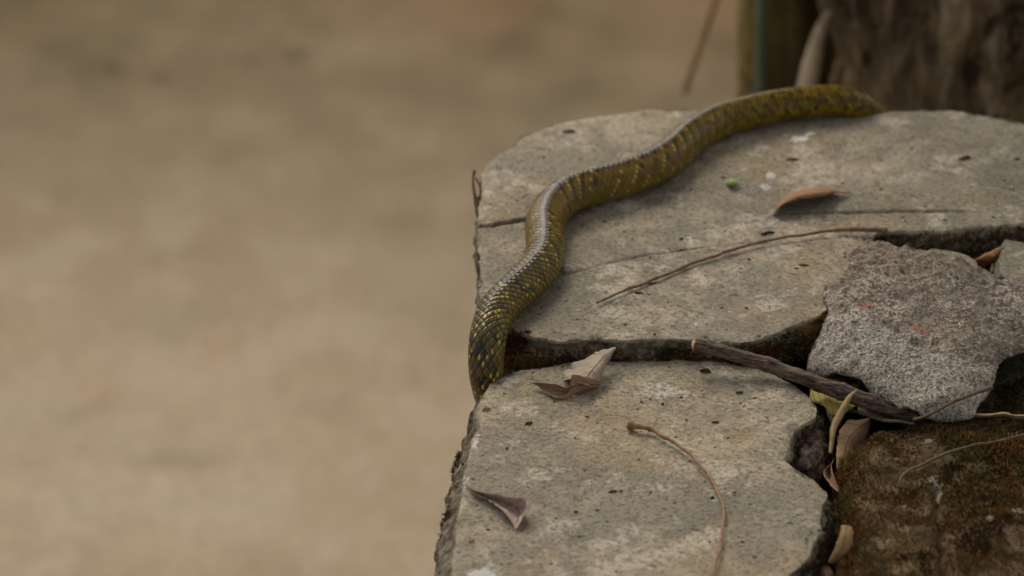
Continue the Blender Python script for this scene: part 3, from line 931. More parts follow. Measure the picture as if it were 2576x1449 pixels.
# ------------------------------------------------------------------ snake
def build_snake():
    S = [  # u, v, z centre, radius ; from the far end to the near end
        (2330, 470, -0.150, 0.0110), (2292, 400, -0.085, 0.0120), (2258, 352, -0.050, 0.0130), (2226, 319, -0.028, 0.0138), (2188, 288, -0.008, 0.0146), (2148, 265, 0.0065, 0.0151), (2100, 254, 0.0135, 0.0154),
        (2030, 258, 0.0150, 0.0157), (1950, 269, 0.0152, 0.0160), (1870, 287, 0.0155, 0.0162), (1800, 309, 0.0158, 0.0166), (1737, 346, 0.0162, 0.0170),
        (1692, 388, 0.0165, 0.0174), (1640, 422, 0.0168, 0.0178), (1570, 449, 0.0170, 0.0181), (1500, 467, 0.0170, 0.0182), (1436, 487, 0.0170, 0.0181),
        (1392, 520, 0.0168, 0.0178), (1370, 565, 0.0166, 0.0174), (1372, 612, 0.0164, 0.0172), (1366, 658, 0.0162, 0.0172), (1334, 700, 0.0158, 0.0172),
        (1288, 742, 0.0152, 0.0168), (1248, 786, 0.0130, 0.0163), (1229, 840, 0.0070, 0.0158), (1223, 895, -0.0050, 0.0153),
        (1224, 942, -0.022, 0.0148), (1232, 985, -0.044, 0.0142), (1246, 1030, -0.078, 0.0136), (1262, 1060, -0.130, 0.0130)]
    ctrl = []
    for u, v, z, r in S:
        p = at(u, v, z)
        ctrl.append((p.x, p.y, p.z, r))
    NS = 1900
    path, Ltot = catmull(ctrl, NS)
    P, rad = path[:, :3], path[:, 3]
    # extra smoothing of the centre line
    ker = np.ones(41) / 41
    for k in range(3):
        pad = np.concatenate([np.repeat(P[:1, k], 20), P[:, k], np.repeat(P[-1:, k], 20)])
        P[:, k] = np.convolve(pad, ker, 'valid')
    T = np.gradient(P, axis=0)
    T /= np.linalg.norm(T, axis=1)[:, None]
    up = np.zeros_like(P)
    u0 = np.array([0, 0.25, 1.0])
    # start with the vertical in the middle, carry it both ways
    mid = NS // 2
    u_ = np.array([0, 0, 1.0])
    for rngi in (range(mid, NS), range(mid, -1, -1)):
        u_ = np.array([0, 0, 1.0])
        for i in rngi:
            u_ = u_ - T[i] * (u_ @ T[i])
            u_ /= np.linalg.norm(u_)
            up[i] = u_
            if abs(T[i][2]) < 0.75:          # ease back towards the vertical on level stretches
                w = np.array([0, 0, 1.0]); w = w - T[i] * (w @ T[i]); w /= np.linalg.norm(w)
                u_ = u_ * 0.98 + w * 0.02
    side = np.cross(T, up)                   # right-hand side looking along T
    s = np.linspace(0, Ltot, NS)
    sf = s / Ltot
    NA = 168
    th = np.linspace(0, 2 * math.pi, NA, endpoint=False)   # 0 = back, + towards 'side'
    roll = np.interp(sf, [0, 0.75, 0.86, 1], [0, 0, 0.30, 0.45])
    roll0 = np.interp(sf, [0, 0.05, 0.15, 1], [0.0, 0, 0, 0])
    A_ = th[None, :] + 0 * s[:, None]
    ang = A_ + roll[:, None]
    # cross-section: slightly keeled back, flattened belly
    prof = 1.0 + 0.055 * np.exp(-(np.minimum(A_, 2 * math.pi - A_) / 0.34) ** 2)
    # ---------------- scales
    ROWS = 21
    span = R(262)
    dth = span / ROWS
    aw = np.where(A_ > math.pi, A_ - 2 * math.pi, A_)         # -pi..pi
    pitch = np.interp(sf, [0, 0.35, 0.6, 0.8, 1], [0.0052, 0.0052, 0.0056, 0.0068, 0.0070])
    ring = np.concatenate([[0], np.cumsum(1 / pitch[:-1] * np.diff(s))])
    rj = aw / dth
    ri = np.repeat(ring[:, None], NA, 1)
    j0 = np.round(rj)
    best = np.full(A_.shape, 1e9); bi = np.zeros(A_.shape); bj = np.zeros(A_.shape); ba = np.zeros(A_.shape); bb = np.zeros(A_.shape)
    second = np.full(A_.shape, 1e9)
    for dj in (-1, 0, 1):
        j = j0 + dj
        off = 0.5 * np.mod(j, 2)
        # rows sweep backwards towards the flank
        off = off + 0.0 * np.abs(j)
        i = np.round(ri - off)
        a = (ri - off - i) * 1.0
        b = (rj - j) * 0.5
        d = np.sqrt((a * 1.0) ** 2 + (b * 1.02) ** 2) * 0.45 + (np.abs(a) + np.abs(b)) * 0.55
        m1 = d < best
        second = np.where(m1, best, np.minimum(second, d))
        bi = np.where(m1, i + off, bi); bj = np.where(m1, j, bj)
        ba = np.where(m1, a, ba); bb = np.where(m1, b, bb)
        best = np.where(m1, d, best)
    edge = second - best                                      # 0 on the seam
    seam = 1 - smooth(edge, 0.035, 0.15 + 0.05 * smooth(sf, 0.6, 0.8)[:, None])
    ventral = smooth(np.abs(aw), R(122), R(131))
    vfr = np.abs(np.mod(ri * 1.0, 1.0) - 0.5)
    vseam = smooth(vfr, 0.42, 0.49)
    seam_all = seam * (1 - ventral) + vseam * ventral
    front = smooth(sf, 0.55, 0.80)[:, None]
    body = (1 - best * 1.3)
    relief = (0.00016 + 0.00028 * front) * (body + 0.5 * ba) * (1 - seam) - 0.00040 * seam * (0.35 + 0.6 * front)
    relief = relief * (1 - ventral) - 0.0003 * vseam * ventral
    keel = np.exp(-(bb / 0.05) ** 2) * 0.00010 * (np.abs(aw) < 0.9)
    rr_ = rad[:, None] * prof + relief + keel * (1 - seam)
    dx = np.sin(ang) * rr_
    dz_ = np.cos(ang) * rr_
    flat_f = np.where(dz_ < -0.55 * rad[:, None], -0.55 * rad[:, None] + (dz_ + 0.55 * rad[:, None]) * 0.72, dz_)
    X = P[:, None, :] + side[:, None, :] * dx[:, :, None] + up[:, None, :] * flat_f[:, :, None]
    # ---------------- colours per scale
    h1 = _hash(np.round(bi * 2), bj + 60, bj * 0, 5)
    h2 = _hash(np.round(bi * 2), bj + 60, bj * 0 + 3, 9)
    h3 = _hash(np.round(bi * 2), bj + 60, bj * 0 + 7, 21)
    absj = np.abs(bj)
    f = np.repeat(sf[:, None], NA, 1)
    fs = np.interp(bi, ring, sf)                              # position of that scale's centre
    # three zones : far = yellow-olive chequered, mid = brown-olive with yellow dots in bars, near = slate and gold
    z_far = 1 - smooth(fs, 0.26, 0.46)
    z_near = smooth(fs, 0.66, 0.78)
    z_mid = np.clip(1 - z_far - z_near, 0, 1)
    def C3(r, g, b): return np.array([r, g, b])
    lum = (0.80 + 0.40 * h3)[..., None]
    farc = (C3(0.155, 0.094, 0.002) * (0.6 + 0.8 * h1)[..., None] + C3(0.10, 0.070, 0.002) * (h2 > 0.45)[..., None] * 0.9)
    far_dark = (h1 * 0.7 + 0.3 * (np.mod(bi * 2 + absj * 1.0, 6) < 2) > 0.66) & (absj < 8)
    farc = np.where(far_dark[..., None], farc * 0.38, farc)
    farc = farc * (1 - 0.45 * smooth(best, 0.15, 0.42))[..., None]
    midc = C3(0.150, 0.094, 0.010) * lum
    midc = np.where((absj <= 1)[..., None], C3(0.085, 0.062, 0.030) * lum, midc)
    flank = smooth(absj, 4.5, 8)[..., None]
    midc = midc * (1 - flank) + C3(0.150, 0.098, 0.018) * lum * flank
    # slanting bars
    per = 3.0
    spot = np.exp(-(ba / 0.24) ** 2 - (bb / 0.18) ** 2)
    ph = np.mod(bi - 0.5 * absj + (bj > 0) * 1.0, per)
    hb = _hash(np.floor((bi - 0.5 * absj) / per), bj * 0, bj * 0, 3)
    bar_dark = (ph < 0.9) & (absj < 7) & (h1 > 0.35) & (hb > 0.3)
    bar_dot = (ph >= 0.9) & (ph < 1.9) & (absj >= 1) & (absj < 8.5) & (h2 > 0.48) & (hb > 0.3)
    midc = np.where(bar_dark[..., None], midc * (0.28 + 0.45 * smooth(absj, 3, 7) + 0.25 * h2)[..., None], midc)
    dotw = (spot * bar_dot * (0.5 + 0.5 * h3))[..., None]
    midc = midc * (1 - dotw) + C3(0.52, 0.38, 0.05) * dotw
    nearc = C3(0.150, 0.098, 0.016) * lum
    nearc = np.where((absj < 4)[..., None], C3(0.088, 0.062, 0.022) * lum, nearc)
    nearc = nearc * (1 - flank) + C3(0.135, 0.096, 0.017) * lum * flank
    ph2 = np.mod(bi + 0.25 * absj + 1.6 * (_hash(np.round(bi), bj * 0, bj * 0, 44) - 0.5), 3.6)
    nb_dark = (ph2 < 1.1) & (h1 > 0.35) & (absj < 7)
    nb_gold = (((ph2 >= 0.8) & (ph2 < 1.9) & (h2 > 0.50)) | (h1 > 0.93)) & (absj < 8)
    nearc = np.where(nb_dark[..., None], C3(0.030, 0.028, 0.026) * lum, nearc)
    goldw = smooth(-ba + 0.02 + 0.3 * h3, 0.0, 0.30) * (1 - smooth(np.abs(bb + (h1 - 0.5) * 0.25), 0.03, 0.24))
    gold = C3(0.56, 0.40, 0.05)
    nearc = np.where(nb_gold[..., None], nearc * (1 - goldw[..., None]) + gold * goldw[..., None], nearc)
    # every front scale carries a thin yellow rim on one flank
    rim = (smooth(edge, 0.05, 0.12) * (1 - smooth(edge, 0.16, 0.28)) * (bb > 0.05) * (h3 > 0.35) * (absj < 8))[..., None]
    nearc = nearc * (1 - 0.55 * rim) + C3(0.50, 0.38, 0.05) * 0.55 * rim
    col = farc * z_far[..., None] + midc * z_mid[..., None] + nearc * z_near[..., None]
    skin = C3(0.018, 0.016, 0.014)
    sk = seam * (0.55 + 0.40 * np.maximum(z_near, 0) + 0.25 * z_far) * (1 - 0.65 * smooth(absj, 5.5, 8.5))
    col = col * (1 - np.clip(sk, 0, 0.95)[..., None]) + skin * np.clip(sk, 0, 0.95)[..., None]
    belly = C3(0.17, 0.145, 0.062)
    col = col * (1 - ventral[..., None]) + belly * (1 - 0.6 * vseam[..., None]) * ventral[..., None]
    # faces
    idx = np.arange(NS * NA).reshape(NS, NA)
    a = idx[:-1, :]; b = idx[1:, :]
    a2 = np.roll(a, -1, 1); b2 = np.roll(b, -1, 1)
    F = np.stack([a, a2, b2, b], -1).reshape(-1, 4)
    t = NT('snake_skin')
    c0 = t.attr('col')[0]
    nn = t.noise(900, 2, 0.6)
    m = t.done(c0, t.rng(nn, 0.3, 0.7, 0.20, 0.28), 0.23, t.bump(nn, 0.25, 0.0003))
    verts = X.reshape(-1, 3)
    faces = F.tolist()
    faces.append(idx[0, ::-1].tolist()); faces.append(idx[-1].tolist())
    o = mesh_obj('snake', verts, faces, m, origin=(0.1, 2.95, 0.0), cols=col.reshape(-1, 3))
    tag(o, 'olive and yellow scaled snake winding over the big flagstone and down into the gap', 'snake')
    return o


snake = build_snake()


# ------------------------------------------------------------------ twigs
def tube(name, pts, mat, label=None, cat=None, sides=10, n=60, rough=0.12, seed=0, parent=None, knots=(), ridge=0.0, cap=True, drop=0.0, group=None):
    """pts: (u, v, z, radius) photo points on level z, or ready Vectors+radius"""
    ctrl = []
    for p in pts:
        if len(p) == 4:
            q = at(p[0], p[1], p[2]); ctrl.append((q.x, q.y, q.z, p[3]))
        else:
            ctrl.append((p[0].x, p[0].y, p[0].z, p[1]))
    path, L = catmull(ctrl, n)
    P, rad = path[:, :3], path[:, 3].copy()
    if parent is None and rad.mean() < 0.004:
        fq = 60
        P = P + np.stack([fbm(P, fq, 2, seed + 70), fbm(P, fq, 2, seed + 71), fbm(P, fq, 2, seed + 72) * 0.4], 1) * rad[:, None] * 1.6
        rad = rad * (1 + 0.30 * fbm(P, 110, 3, seed + 73))
    s = np.linspace(0, 1, n)
    for (k, w, h) in knots:
        rad *= 1 + h * np.exp(-((s - k) / w) ** 2)
    T = np.gradient(P, axis=0); T /= np.linalg.norm(T, axis=1)[:, None]
    up = np.array([0.1, 0.2, 1.0]); V_ = []
    for i in range(n):
        u_ = up - T[i] * (up @ T[i]); u_ /= np.linalg.norm(u_)
        sd_ = np.cross(T[i], u_)
        for k in range(sides):
            a = 2 * math.pi * k / sides
            rr0 = rad[i] * (1 + ridge * math.sin(k * 2.4 + i * 0.05) )
            V_.append(P[i] + (u_ * math.cos(a) + sd_ * math.sin(a)) * rr0)
    V_ = np.array(V_)
    nn = fbm(V_, 0.5 / max(rad.mean(), 1e-4), 3, seed)
    cen = np.repeat(P, sides, 0)
    V_ = cen + (V_ - cen) * (1 + rough * nn)[:, None]
    F = [[i * sides + k, i * sides + (k + 1) % sides, (i + 1) * sides + (k + 1) % sides, (i + 1) * sides + k] for i in range(n - 1) for k in range(sides)]
    if cap:
        F.append(list(range(sides))[::-1]); F.append([(n - 1) * sides + k for k in range(sides)])
    o = mesh_obj(name, V_, F, mat, parent=parent)
    if label: tag(o, label, cat, group)
    return o, P


M_twig = flat_material('reddish_twig', (0.24, 0.13, 0.065), 0.6, 0.35, 220)
M_twig2 = flat_material('brown_stalk', (0.33, 0.185, 0.10), 0.6, 0.3, 180)
M_thin = flat_material('tan_stalk', (0.17, 0.115, 0.055), 0.7, 0.3, 200)
def branch_material():
    t = NT('grey_brown_bark')
    m1 = t.n.new('ShaderNodeMapping'); m1.inputs['Rotation'].default_value = (0, 0, R(19))
    t.l.new(t.co, m1.inputs['Vector'])
    m2 = t.n.new('ShaderNodeMapping'); m2.inputs['Scale'].default_value = (0.12, 1, 1)
    t.l.new(m1.outputs[0], m2.inputs['Vector'])
    n1 = t.noise(420, 4, 0.65, m2.outputs[0], 0.4)
    n2 = t.noise(90, 4, 0.6)
    c = t.ramp(n1, [(0.38, (0.030, 0.020, 0.014, 1)), (0.50, (0.105, 0.070, 0.048, 1)), (0.62, (0.20, 0.140, 0.100, 1))])
    c = t.mix(t.rng(n2, 0.5, 0.68, 0, 0.4), c, (0.16, 0.115, 0.075, 1))
    return t.done(c, 0.85, 0.25, t.bump(n1, 0.8, 0.0016))


M_branch = branch_material()
M_broken = flat_material('broken_wood', (0.62, 0.42, 0.25), 0.8, 0.2, 120)

tube('long_stalk', [(1502, 761, 0.0035, .0011), (1560, 736, 0.003, .0012), (1640, 704, .003, .0014), (1740, 663, .0035, .0014), (1840, 628, .004, .0015), (1940, 604, .005, .0015), (2040, 587, .005, .0016),
                    (2130, 578, .005, .0018), (2200, 577, .005, .0026), (2229, 579, .005, .0030)], M_twig,
     'long thin reddish leaf stalk curving across the big flagstone', 'stalk', n=110, seed=3, knots=((.33, .01, .5), (.62, .01, .4), (.13, .01, .5)))
tube('curved_stalk', [(1580, 1066, -.014, .0034), (1600, 1072, -.014, .0026), (1640, 1082, -.0145, .0020), (1700, 1117, -.0145, .0017), (1755, 1163, -.0145, .0016), (1792, 1207, -.0145, .0015), (1813, 1255, -.0145, .0015),
                      (1820, 1310, -.0145, .0014), (1815, 1365, -.0145, .0013), (1800, 1410, -.0145, .0012), (1785, 1460, -.0145, .0012), (1775, 1500, -.0145, .0011)], M_twig2,
     'curved brown stalk with a knobbed end lying on the front flagstone', 'stalk', n=100, seed=4, knots=((0.0, .02, .35),))
tube('thin_stalk', [(2600, 1088, -.013, .0010), (2540, 1103, -.0125, .0011), (2470, 1116, -.0120, .0012), (2400, 1134, -.0120, .0012), (2340, 1158, -.0130, .0013), (2295, 1180, -.015, .0012), (2270, 1196, -.016, .0014), (2262, 1215, -.018, .0010), (2258, 1228, -.021, .0009)], M_thin,
     'thin tan stalk bent across the moss of the lower right stone', 'stalk', n=80, seed=5)
tube('short_stalk', [(2300, 1056, -.012, .0012), (2340, 1040, -.004, .0013), (2390, 1018, .004, .0014), (2440, 993, .010, .0015), (2480, 981, .013, .0017), (2494, 978, .013, .0019)], M_thin,
     'short dry stalk leaning against the lower corner of the granite rock', 'stalk', n=50, seed=6)

br_root = bpy.data.objects.new('fallen_branch', None)
COL.objects.link(br_root)
bp = at(2030, 955, -0.02)
br_root.location = bp
tag(br_root, 'dark brown broken branch lying in the gap between slabs and granite rock', 'branch')
tube('bark', [(1748, 868, .004, .0049), (1775, 872, .003, .0052), (1850, 893, -.002, .0056), (1930, 917, -.007, .0060), (2000, 944, -.011, .0064), (2060, 966, -.014, .0066), (2120, 986, -.017, .0070), (2190, 1012, -.021, .0064),
              (2250, 1034, -.026, .0058), (2300, 1048, -.030, .0075), (2345, 1062, -.036, .0050)], M_branch, n=150, sides=20, seed=8, parent=br_root, rough=0.2, ridge=0.04,
     knots=((.62, .012, .18), (.75, .02, .25), (.30, .02, .12)))
tube('broken_end', [(1742, 868, .0042, .0034), (1746, 868, .0041, .0046), (1750, 869, .004, .0045)], M_broken, n=6, sides=12, seed=9, parent=br_root, rough=0.35)


# ------------------------------------------------------------------ leaves
def loft_leaf(name, lines, mat, label=None, cat='leaf', n=40, m=12, parent=None, thick=0.00022, wav=0.0016, seed=0, group=None, tears=0.0, absolute=False):
    """lines: 3 polylines (far edge, midrib, near edge) of (u, v, z)"""
    curves = []
    for ln in lines:
        pts = [at(*p) for p in ln]
        pts = [(p.x, p.y, p.z) for p in pts]
        c, _ = catmull(pts, n)
        curves.append(c)
    a, b, c = curves
    ee = np.sin(np.linspace(0, math.pi, n))[:, None]
    a = a + (a - b) * fbm(a * 1.0, 260, 3, seed + 50, 0.7)[:, None] * 0.22 * ee
    c = c + (c - b) * fbm(c * 1.0, 260, 3, seed + 51, 0.7)[:, None] * 0.22 * ee
    V_, UV = [], []
    for i in range(n):
        for k in range(m + 1):
            t = k / m
            # quadratic through the three lines
            w0, w1, w2 = (1 - t) * (1 - 2 * t), 4 * t * (1 - t), t * (2 * t - 1)
            V_.append(a[i] * w0 + b[i] * w1 + c[i] * w2)
            UV.append((i / (n - 1), t))
    V_ = np.array(V_)
    env = np.repeat(np.sin(np.linspace(0, math.pi, n)) ** 0.5, m + 1)
    V_[:, 2] += (fbm(V_, 70, 2, seed) + 0.5 * fbm(V_, 190, 2, seed + 3)) * wav * env
    F = [[i * (m + 1) + k, i * (m + 1) + k + 1, (i + 1) * (m + 1) + k + 1, (i + 1) * (m + 1) + k] for i in range(n - 1) for k in range(m)]
    if tears > 0:
        rt = random.Random(seed)
        F = [f for f in F if not ((f[0] % (m + 1) in (0, m - 1)) and rt.random() < tears)]
    o = mesh_obj(name, V_, F, mat, parent=parent)
    uvl = o.data.uv_layers.new(name='UVMap')
    li = np.empty(len(o.data.loops), int); o.data.loops.foreach_get('vertex_index', li)
    uvl.data.foreach_set('uv', np.array(UV)[li].ravel())
    sm = o.modifiers.new('thickness', 'SOLIDIFY')
    sm.thickness = thick
    sm.offset = 0
    if label: tag(o, label, cat, group)
    return o


L_pale = leaf_material('pale_dry_leaf', (0.40, 0.33, 0.24), (0.30, 0.20, 0.13), (0.20, 0.145, 0.09), 0.35)
L_brown = leaf_material('brown_dry_leaf', (0.30, 0.185, 0.115), (0.30, 0.18, 0.11), (0.17, 0.10, 0.06), 0.3)
L_rust = leaf_material('rust_dry_leaf', (0.33, 0.185, 0.095), (0.26, 0.145, 0.075), (0.24, 0.11, 0.06), 0.15)
L_mauve = leaf_material('mauve_dry_leaf', (0.52, 0.40, 0.33), (0.38, 0.23, 0.165), (0.22, 0.12, 0.09), 0.1)
L_orange = leaf_material('orange_dry_leaf', (0.36, 0.17, 0.07), (0.26, 0.11, 0.05), (0.22, 0.1, 0.05), 0.2)
L_yellow = leaf_material('yellow_dry_leaf', (0.40, 0.32, 0.075), (0.36, 0.28, 0.06), (0.24, 0.18, 0.05), 0.5)
L_tan = leaf_material('tan_dry_leaf', (0.36, 0.22, 0.12), (0.38, 0.25, 0.15), (0.28, 0.17, 0.09), 0.3)
L_umber = leaf_material('umber_dry_leaf', (0.34, 0.21, 0.10), (0.32, 0.20, 0.10), (0.22, 0.13, 0.06), 0.4)
L_straw = leaf_material('straw_dry_leaf', (0.40, 0.29, 0.13), (0.36, 0.25, 0.10), (0.28, 0.20, 0.09), 0.3)

# 1: curled pale leaf on the front slab. Two lobes of one leaf, the lower one folded over
z = ZB + 0.001
leaf1 = bpy.data.objects.new('curled_leaf', None)
COL.objects.link(leaf1)
leaf1.location = at(1450, 975, ZB)
tag(leaf1, 'curled pale dry leaf with brown folded tip, on the back edge of the front flagstone', 'leaf')
loft_leaf('blade', [[(1550, 873, z + .014), (1519, 879, z + .015), (1494, 886, z + .015), (1474, 902, z + .012), (1451, 909, z + .009), (1434, 924, z + .006), (1417, 943, z + .003), (1420, 955, z + .004), (1434, 951, z + .012)],
                    [(1550, 874, z + .014), (1526, 893, z + .016), (1512, 908, z + .0165), (1500, 922, z + .0160), (1490, 935, z + .0145), (1480, 947, z + .0135), (1474, 956, z + .013), (1470, 962, z + .012), (1466, 966, z + .012)],
                    [(1551, 875, z + .014), (1539, 893, z + .010), (1528, 912, z + .007), (1520, 925, z + .005), (1516, 937, z + .004), (1514, 948, z + .003), (1513, 960, z + .002), (1510, 968, z + .002), (1507, 974, z + .002)]],
          L_pale, parent=leaf1, seed=1, n=48, m=14, tears=0.12)
loft_leaf('folded_tip', [[(1510, 960, z + .006), (1492, 950, z + .013), (1470, 947, z + .016), (1452, 946, z + .0175), (1438, 946, z + .018), (1436, 962, z + .012), (1430, 978, z + .008), (1408, 970, z + .011), (1385, 966, z + .010), (1358, 963, z + .007), (1333, 962, z + .005)],
                         [(1508, 970, z + .003), (1494, 968, z + .008), (1476, 968, z + .0095), (1458, 970, z + .009), (1442, 975, z + .008), (1434, 982, z + .006), (1424, 986, z + .003), (1402, 985, z + .003), (1380, 977, z + .003), (1355, 967, z + .004), (1333, 962, z + .005)],
                         [(1508, 975, z + .001), (1494, 979, z + .001), (1478, 983, z + .001), (1464, 987, z + .001), (1448, 992, z + .001), (1434, 998, z + .0005), (1416, 1005, z + .0005), (1394, 1003, z + .001), (1372, 987, z + .002), (1350, 970, z + .003), (1333, 962, z + .005)]],
          L_brown, parent=leaf1, seed=2, n=56, m=12)
# 2: rust leaf arched on the big slab
z = 0.001
loft_leaf('arched_leaf', [[(1944, 538, z), (1969, 497, z + .002), (2010, 480, z + .002), (2052, 468, z + .003), (2085, 470, z + .003), (2108, 479, z + .002), (2130, 483, z + .002), (2146, 487, z + .001)],
                          [(1944, 539, z), (1966, 506, z + .010), (2003, 489, z + .014), (2045, 480, z + .015), (2080, 477, z + .012), (2105, 481, z + .006), (2128, 484, z + .003), (2146, 487, z + .001)],
                          [(1944, 541, z), (1962, 520, z + .009), (1998, 503, z + .013), (2040, 498, z + .013), (2075, 492, z + .010), (2105, 486, z + .005), (2128, 487, z + .002), (2146, 488, z + .001)]],
          L_rust, 'rust brown arched dry leaf lying alone near the middle of the big flagstone', seed=3, n=44, m=12)
# 3: mauve triangular leaf on the front slab
z = ZB + 0.001
loft_leaf('folded_leaf', [[(1170, 1218, z + .001), (1192, 1231, z + .006), (1223, 1238, z + .010), (1260, 1243, z + .013), (1300, 1250, z + .014), (1327, 1262, z + .013), (1320, 1290, z + .010), (1308, 1315, z + .005), (1298, 1332, z + .001)],
                          [(1170, 1219, z), (1190, 1234, z + .001), (1222, 1247, z + .001), (1258, 1258, z + .001), (1288, 1270, z + .001), (1306, 1283, z + .001), (1304, 1300, z + .001), (1300, 1318, z + .001), (1297, 1332, z + .001)],
                          [(1170, 1220, z), (1188, 1237, z + .002), (1218, 1252, z + .004), (1242, 1265, z + .006), (1262, 1281, z + .007), (1277, 1297, z + .006), (1287, 1312, z + .004), (1293, 1324, z + .002), (1296, 1333, z + .001)]],
          L_mauve, 'small triangular purplish brown leaf folded up near the left rim of the front flagstone', seed=4, n=44, m=10)
# 4: orange leaf behind the granite
z = -0.03
loft_leaf('crumpled_leaf', [[(2440, 650, z + .010), (2465, 645, z + .018), (2495, 632, z + .022), (2527, 620, z + .026)],
                            [(2450, 660, z + .006), (2470, 655, z + .020), (2498, 645, z + .022), (2526, 636, z + .020)],
                            [(2462, 676, z + .004), (2478, 668, z + .010), (2502, 660, z + .012), (2525, 654, z + .010)]],
          L_orange, 'crumpled orange leaf in the hole between granite rock and right edge stone', seed=5, n=24, m=10, wav=.004)
loft_leaf('leaf_scrap', [[(2326, 598, -.02), (2346, 590, -.014), (2364, 602, -.02)], [(2328, 604, -.016), (2347, 600, -.010), (2364, 608, -.016)], [(2330, 612, -.022), (2348, 612, -.020), (2364, 616, -.022)]],
          L_brown, 'tiny brown leaf scrap stuck in shade behind the granite rock top', seed=6, n=10, m=6)
# 5: yellow leaf under the branch
loft_leaf('yellow_leaf', [[(2045, 930, -.030), (2080, 928, -.028), (2120, 942, -.028), (2165, 962, -.030), (2200, 985, -.034)],
                          [(2040, 965, -.031), (2075, 966, -.027), (2110, 978, -.027), (2150, 992, -.029), (2190, 1000, -.034)],
                          [(2036, 1012, -.033), (2066, 1022, -.030), (2098, 1040, -.030), (2144, 1028, -.030), (2168, 1014, -.034)]],
          L_yellow, 'yellow spotted leaf lying in the gap under the broken branch', seed=7, n=36, m=12, wav=.003)
# 6: dark brown leaf strip crossing the yellow one
loft_leaf('strip_leaf', [[(2078, 970, -.030), (2074, 1000, -.030), (2078, 1035, -.034), (2092, 1070, -.044)],
                         [(2088, 970, -.029), (2088, 1000, -.029), (2092, 1035, -.033), (2104, 1070, -.043)],
                         [(2100, 972, -.030), (2102, 1002, -.030), (2108, 1035, -.034), (2116, 1068, -.044)]],
          L_mauve, 'dark brown narrow leaf strip hanging over the yellow leaf in the gap', seed=8, n=20, m=6)
# 7: folded tan leaf
loft_leaf('tan_leaf', [[(2186, 1052, -.030), (2160, 1056, -.032), (2132, 1060, -.034), (2112, 1085, -.036), (2106, 1120, -.038), (2104, 1160, -.040), (2106, 1200, -.044)],
                       [(2188, 1056, -.032), (2170, 1072, -.036), (2150, 1088, -.038), (2134, 1110, -.040), (2126, 1140, -.042), (2120, 1172, -.044), (2116, 1206, -.047)],
                       [(2190, 1060, -.040), (2184, 1092, -.046), (2170, 1112, -.048), (2154, 1132, -.050), (2144, 1160, -.050), (2134, 1188, -.052), (2126, 1210, -.052)]],
          L_tan, 'broad tan leaf tucked against the left side of the mossy stone', seed=9, n=36, m=12)
# 8: slender straw leaf standing up over the branch
loft_leaf('slender_leaf', [[(2157, 978, -.004), (2136, 992, -.010), (2118, 1018, -.018), (2104, 1040, -.024), (2090, 1070, -.030), (2086, 1110, -.036), (2084, 1140, -.040)],
                           [(2157, 979, -.004), (2140, 994, -.009), (2125, 1022, -.016), (2113, 1044, -.022), (2100, 1072, -.028), (2094, 1108, -.034), (2089, 1140, -.039)],
                           [(2158, 980, -.004), (2144, 998, -.010), (2132, 1026, -.018), (2122, 1048, -.024), (2107, 1074, -.030), (2100, 1104, -.036), (2093, 1140, -.040)]],
          L_straw, 'slender straw coloured leaf standing up across the broken branch', seed=10, n=44, m=6)
# 9: yellow-brown leaf hanging in the dark gap
loft_leaf('ochre_leaf', [[(2092, 1080, -.046), (2078, 1120, -.052), (2060, 1160, -.058), (2052, 1200, -.062)],
                         [(2098, 1085, -.045), (2088, 1125, -.050), (2074, 1165, -.056), (2066, 1205, -.061)],
                         [(2104, 1085, -.046), (2098, 1130, -.051), (2088, 1170, -.057), (2080, 1208, -.062)]],
          leaf_material('ochre_dry_leaf', (0.17, 0.11, 0.03), (0.15, 0.1, 0.03)), 'ochre leaf deep in the gap beside the notch of the front flagstone', seed=11, n=24, m=8)
# 10: cupped leaf below it
loft_leaf('cupped_leaf', [[(2098, 1152, -.032), (2092, 1170, -.030), (2096, 1195, -.030), (2104, 1215, -.030), (2112, 1232, -.032)],
                          [(2096, 1160, -.036), (2084, 1180, -.038), (2086, 1200, -.038), (2096, 1218, -.036), (2110, 1234, -.033)],
                          [(2092, 1166, -.032), (2072, 1186, -.030), (2080, 1208, -.030), (2092, 1224, -.030), (2108, 1238, -.032)]],
          L_tan, 'small cupped tan leaf perched at the left rim of the mossy stone', seed=12, n=24, m=8)
# 11: tan leaf at the bottom
loft_leaf('upright_leaf', [[(2116, 1322, -.014), (2112, 1345, -.018), (2104, 1370, -.024), (2092, 1395, -.032), (2082, 1416, -.038)],
                           [(2130, 1322, -.011), (2126, 1348, -.015), (2122, 1372, -.021), (2108, 1398, -.030), (2092, 1418, -.038)],
                           [(2144, 1326, -.012), (2147, 1350, -.016), (2140, 1376, -.022), (2128, 1398, -.030), (2104, 1416, -.039)]],
          L_umber, 'small tan leaf leaning in the gap at the bottom of the picture', seed=13, n=24, m=8)
loft_leaf('half_hidden_leaf', [[(2062, 1425, -.046), (2078, 1420, -.044), (2096, 1436, -.046), (2104, 1470, -.05)],
                               [(2062, 1435, -.046), (2076, 1436, -.042), (2090, 1450, -.044), (2096, 1474, -.05)],
                               [(2060, 1450, -.048), (2070, 1452, -.046), (2080, 1462, -.046), (2088, 1480, -.05)]],
          L_brown, 'brown leaf half cut off by the bottom edge of the picture in the gap', seed=14, n=16, m=6)
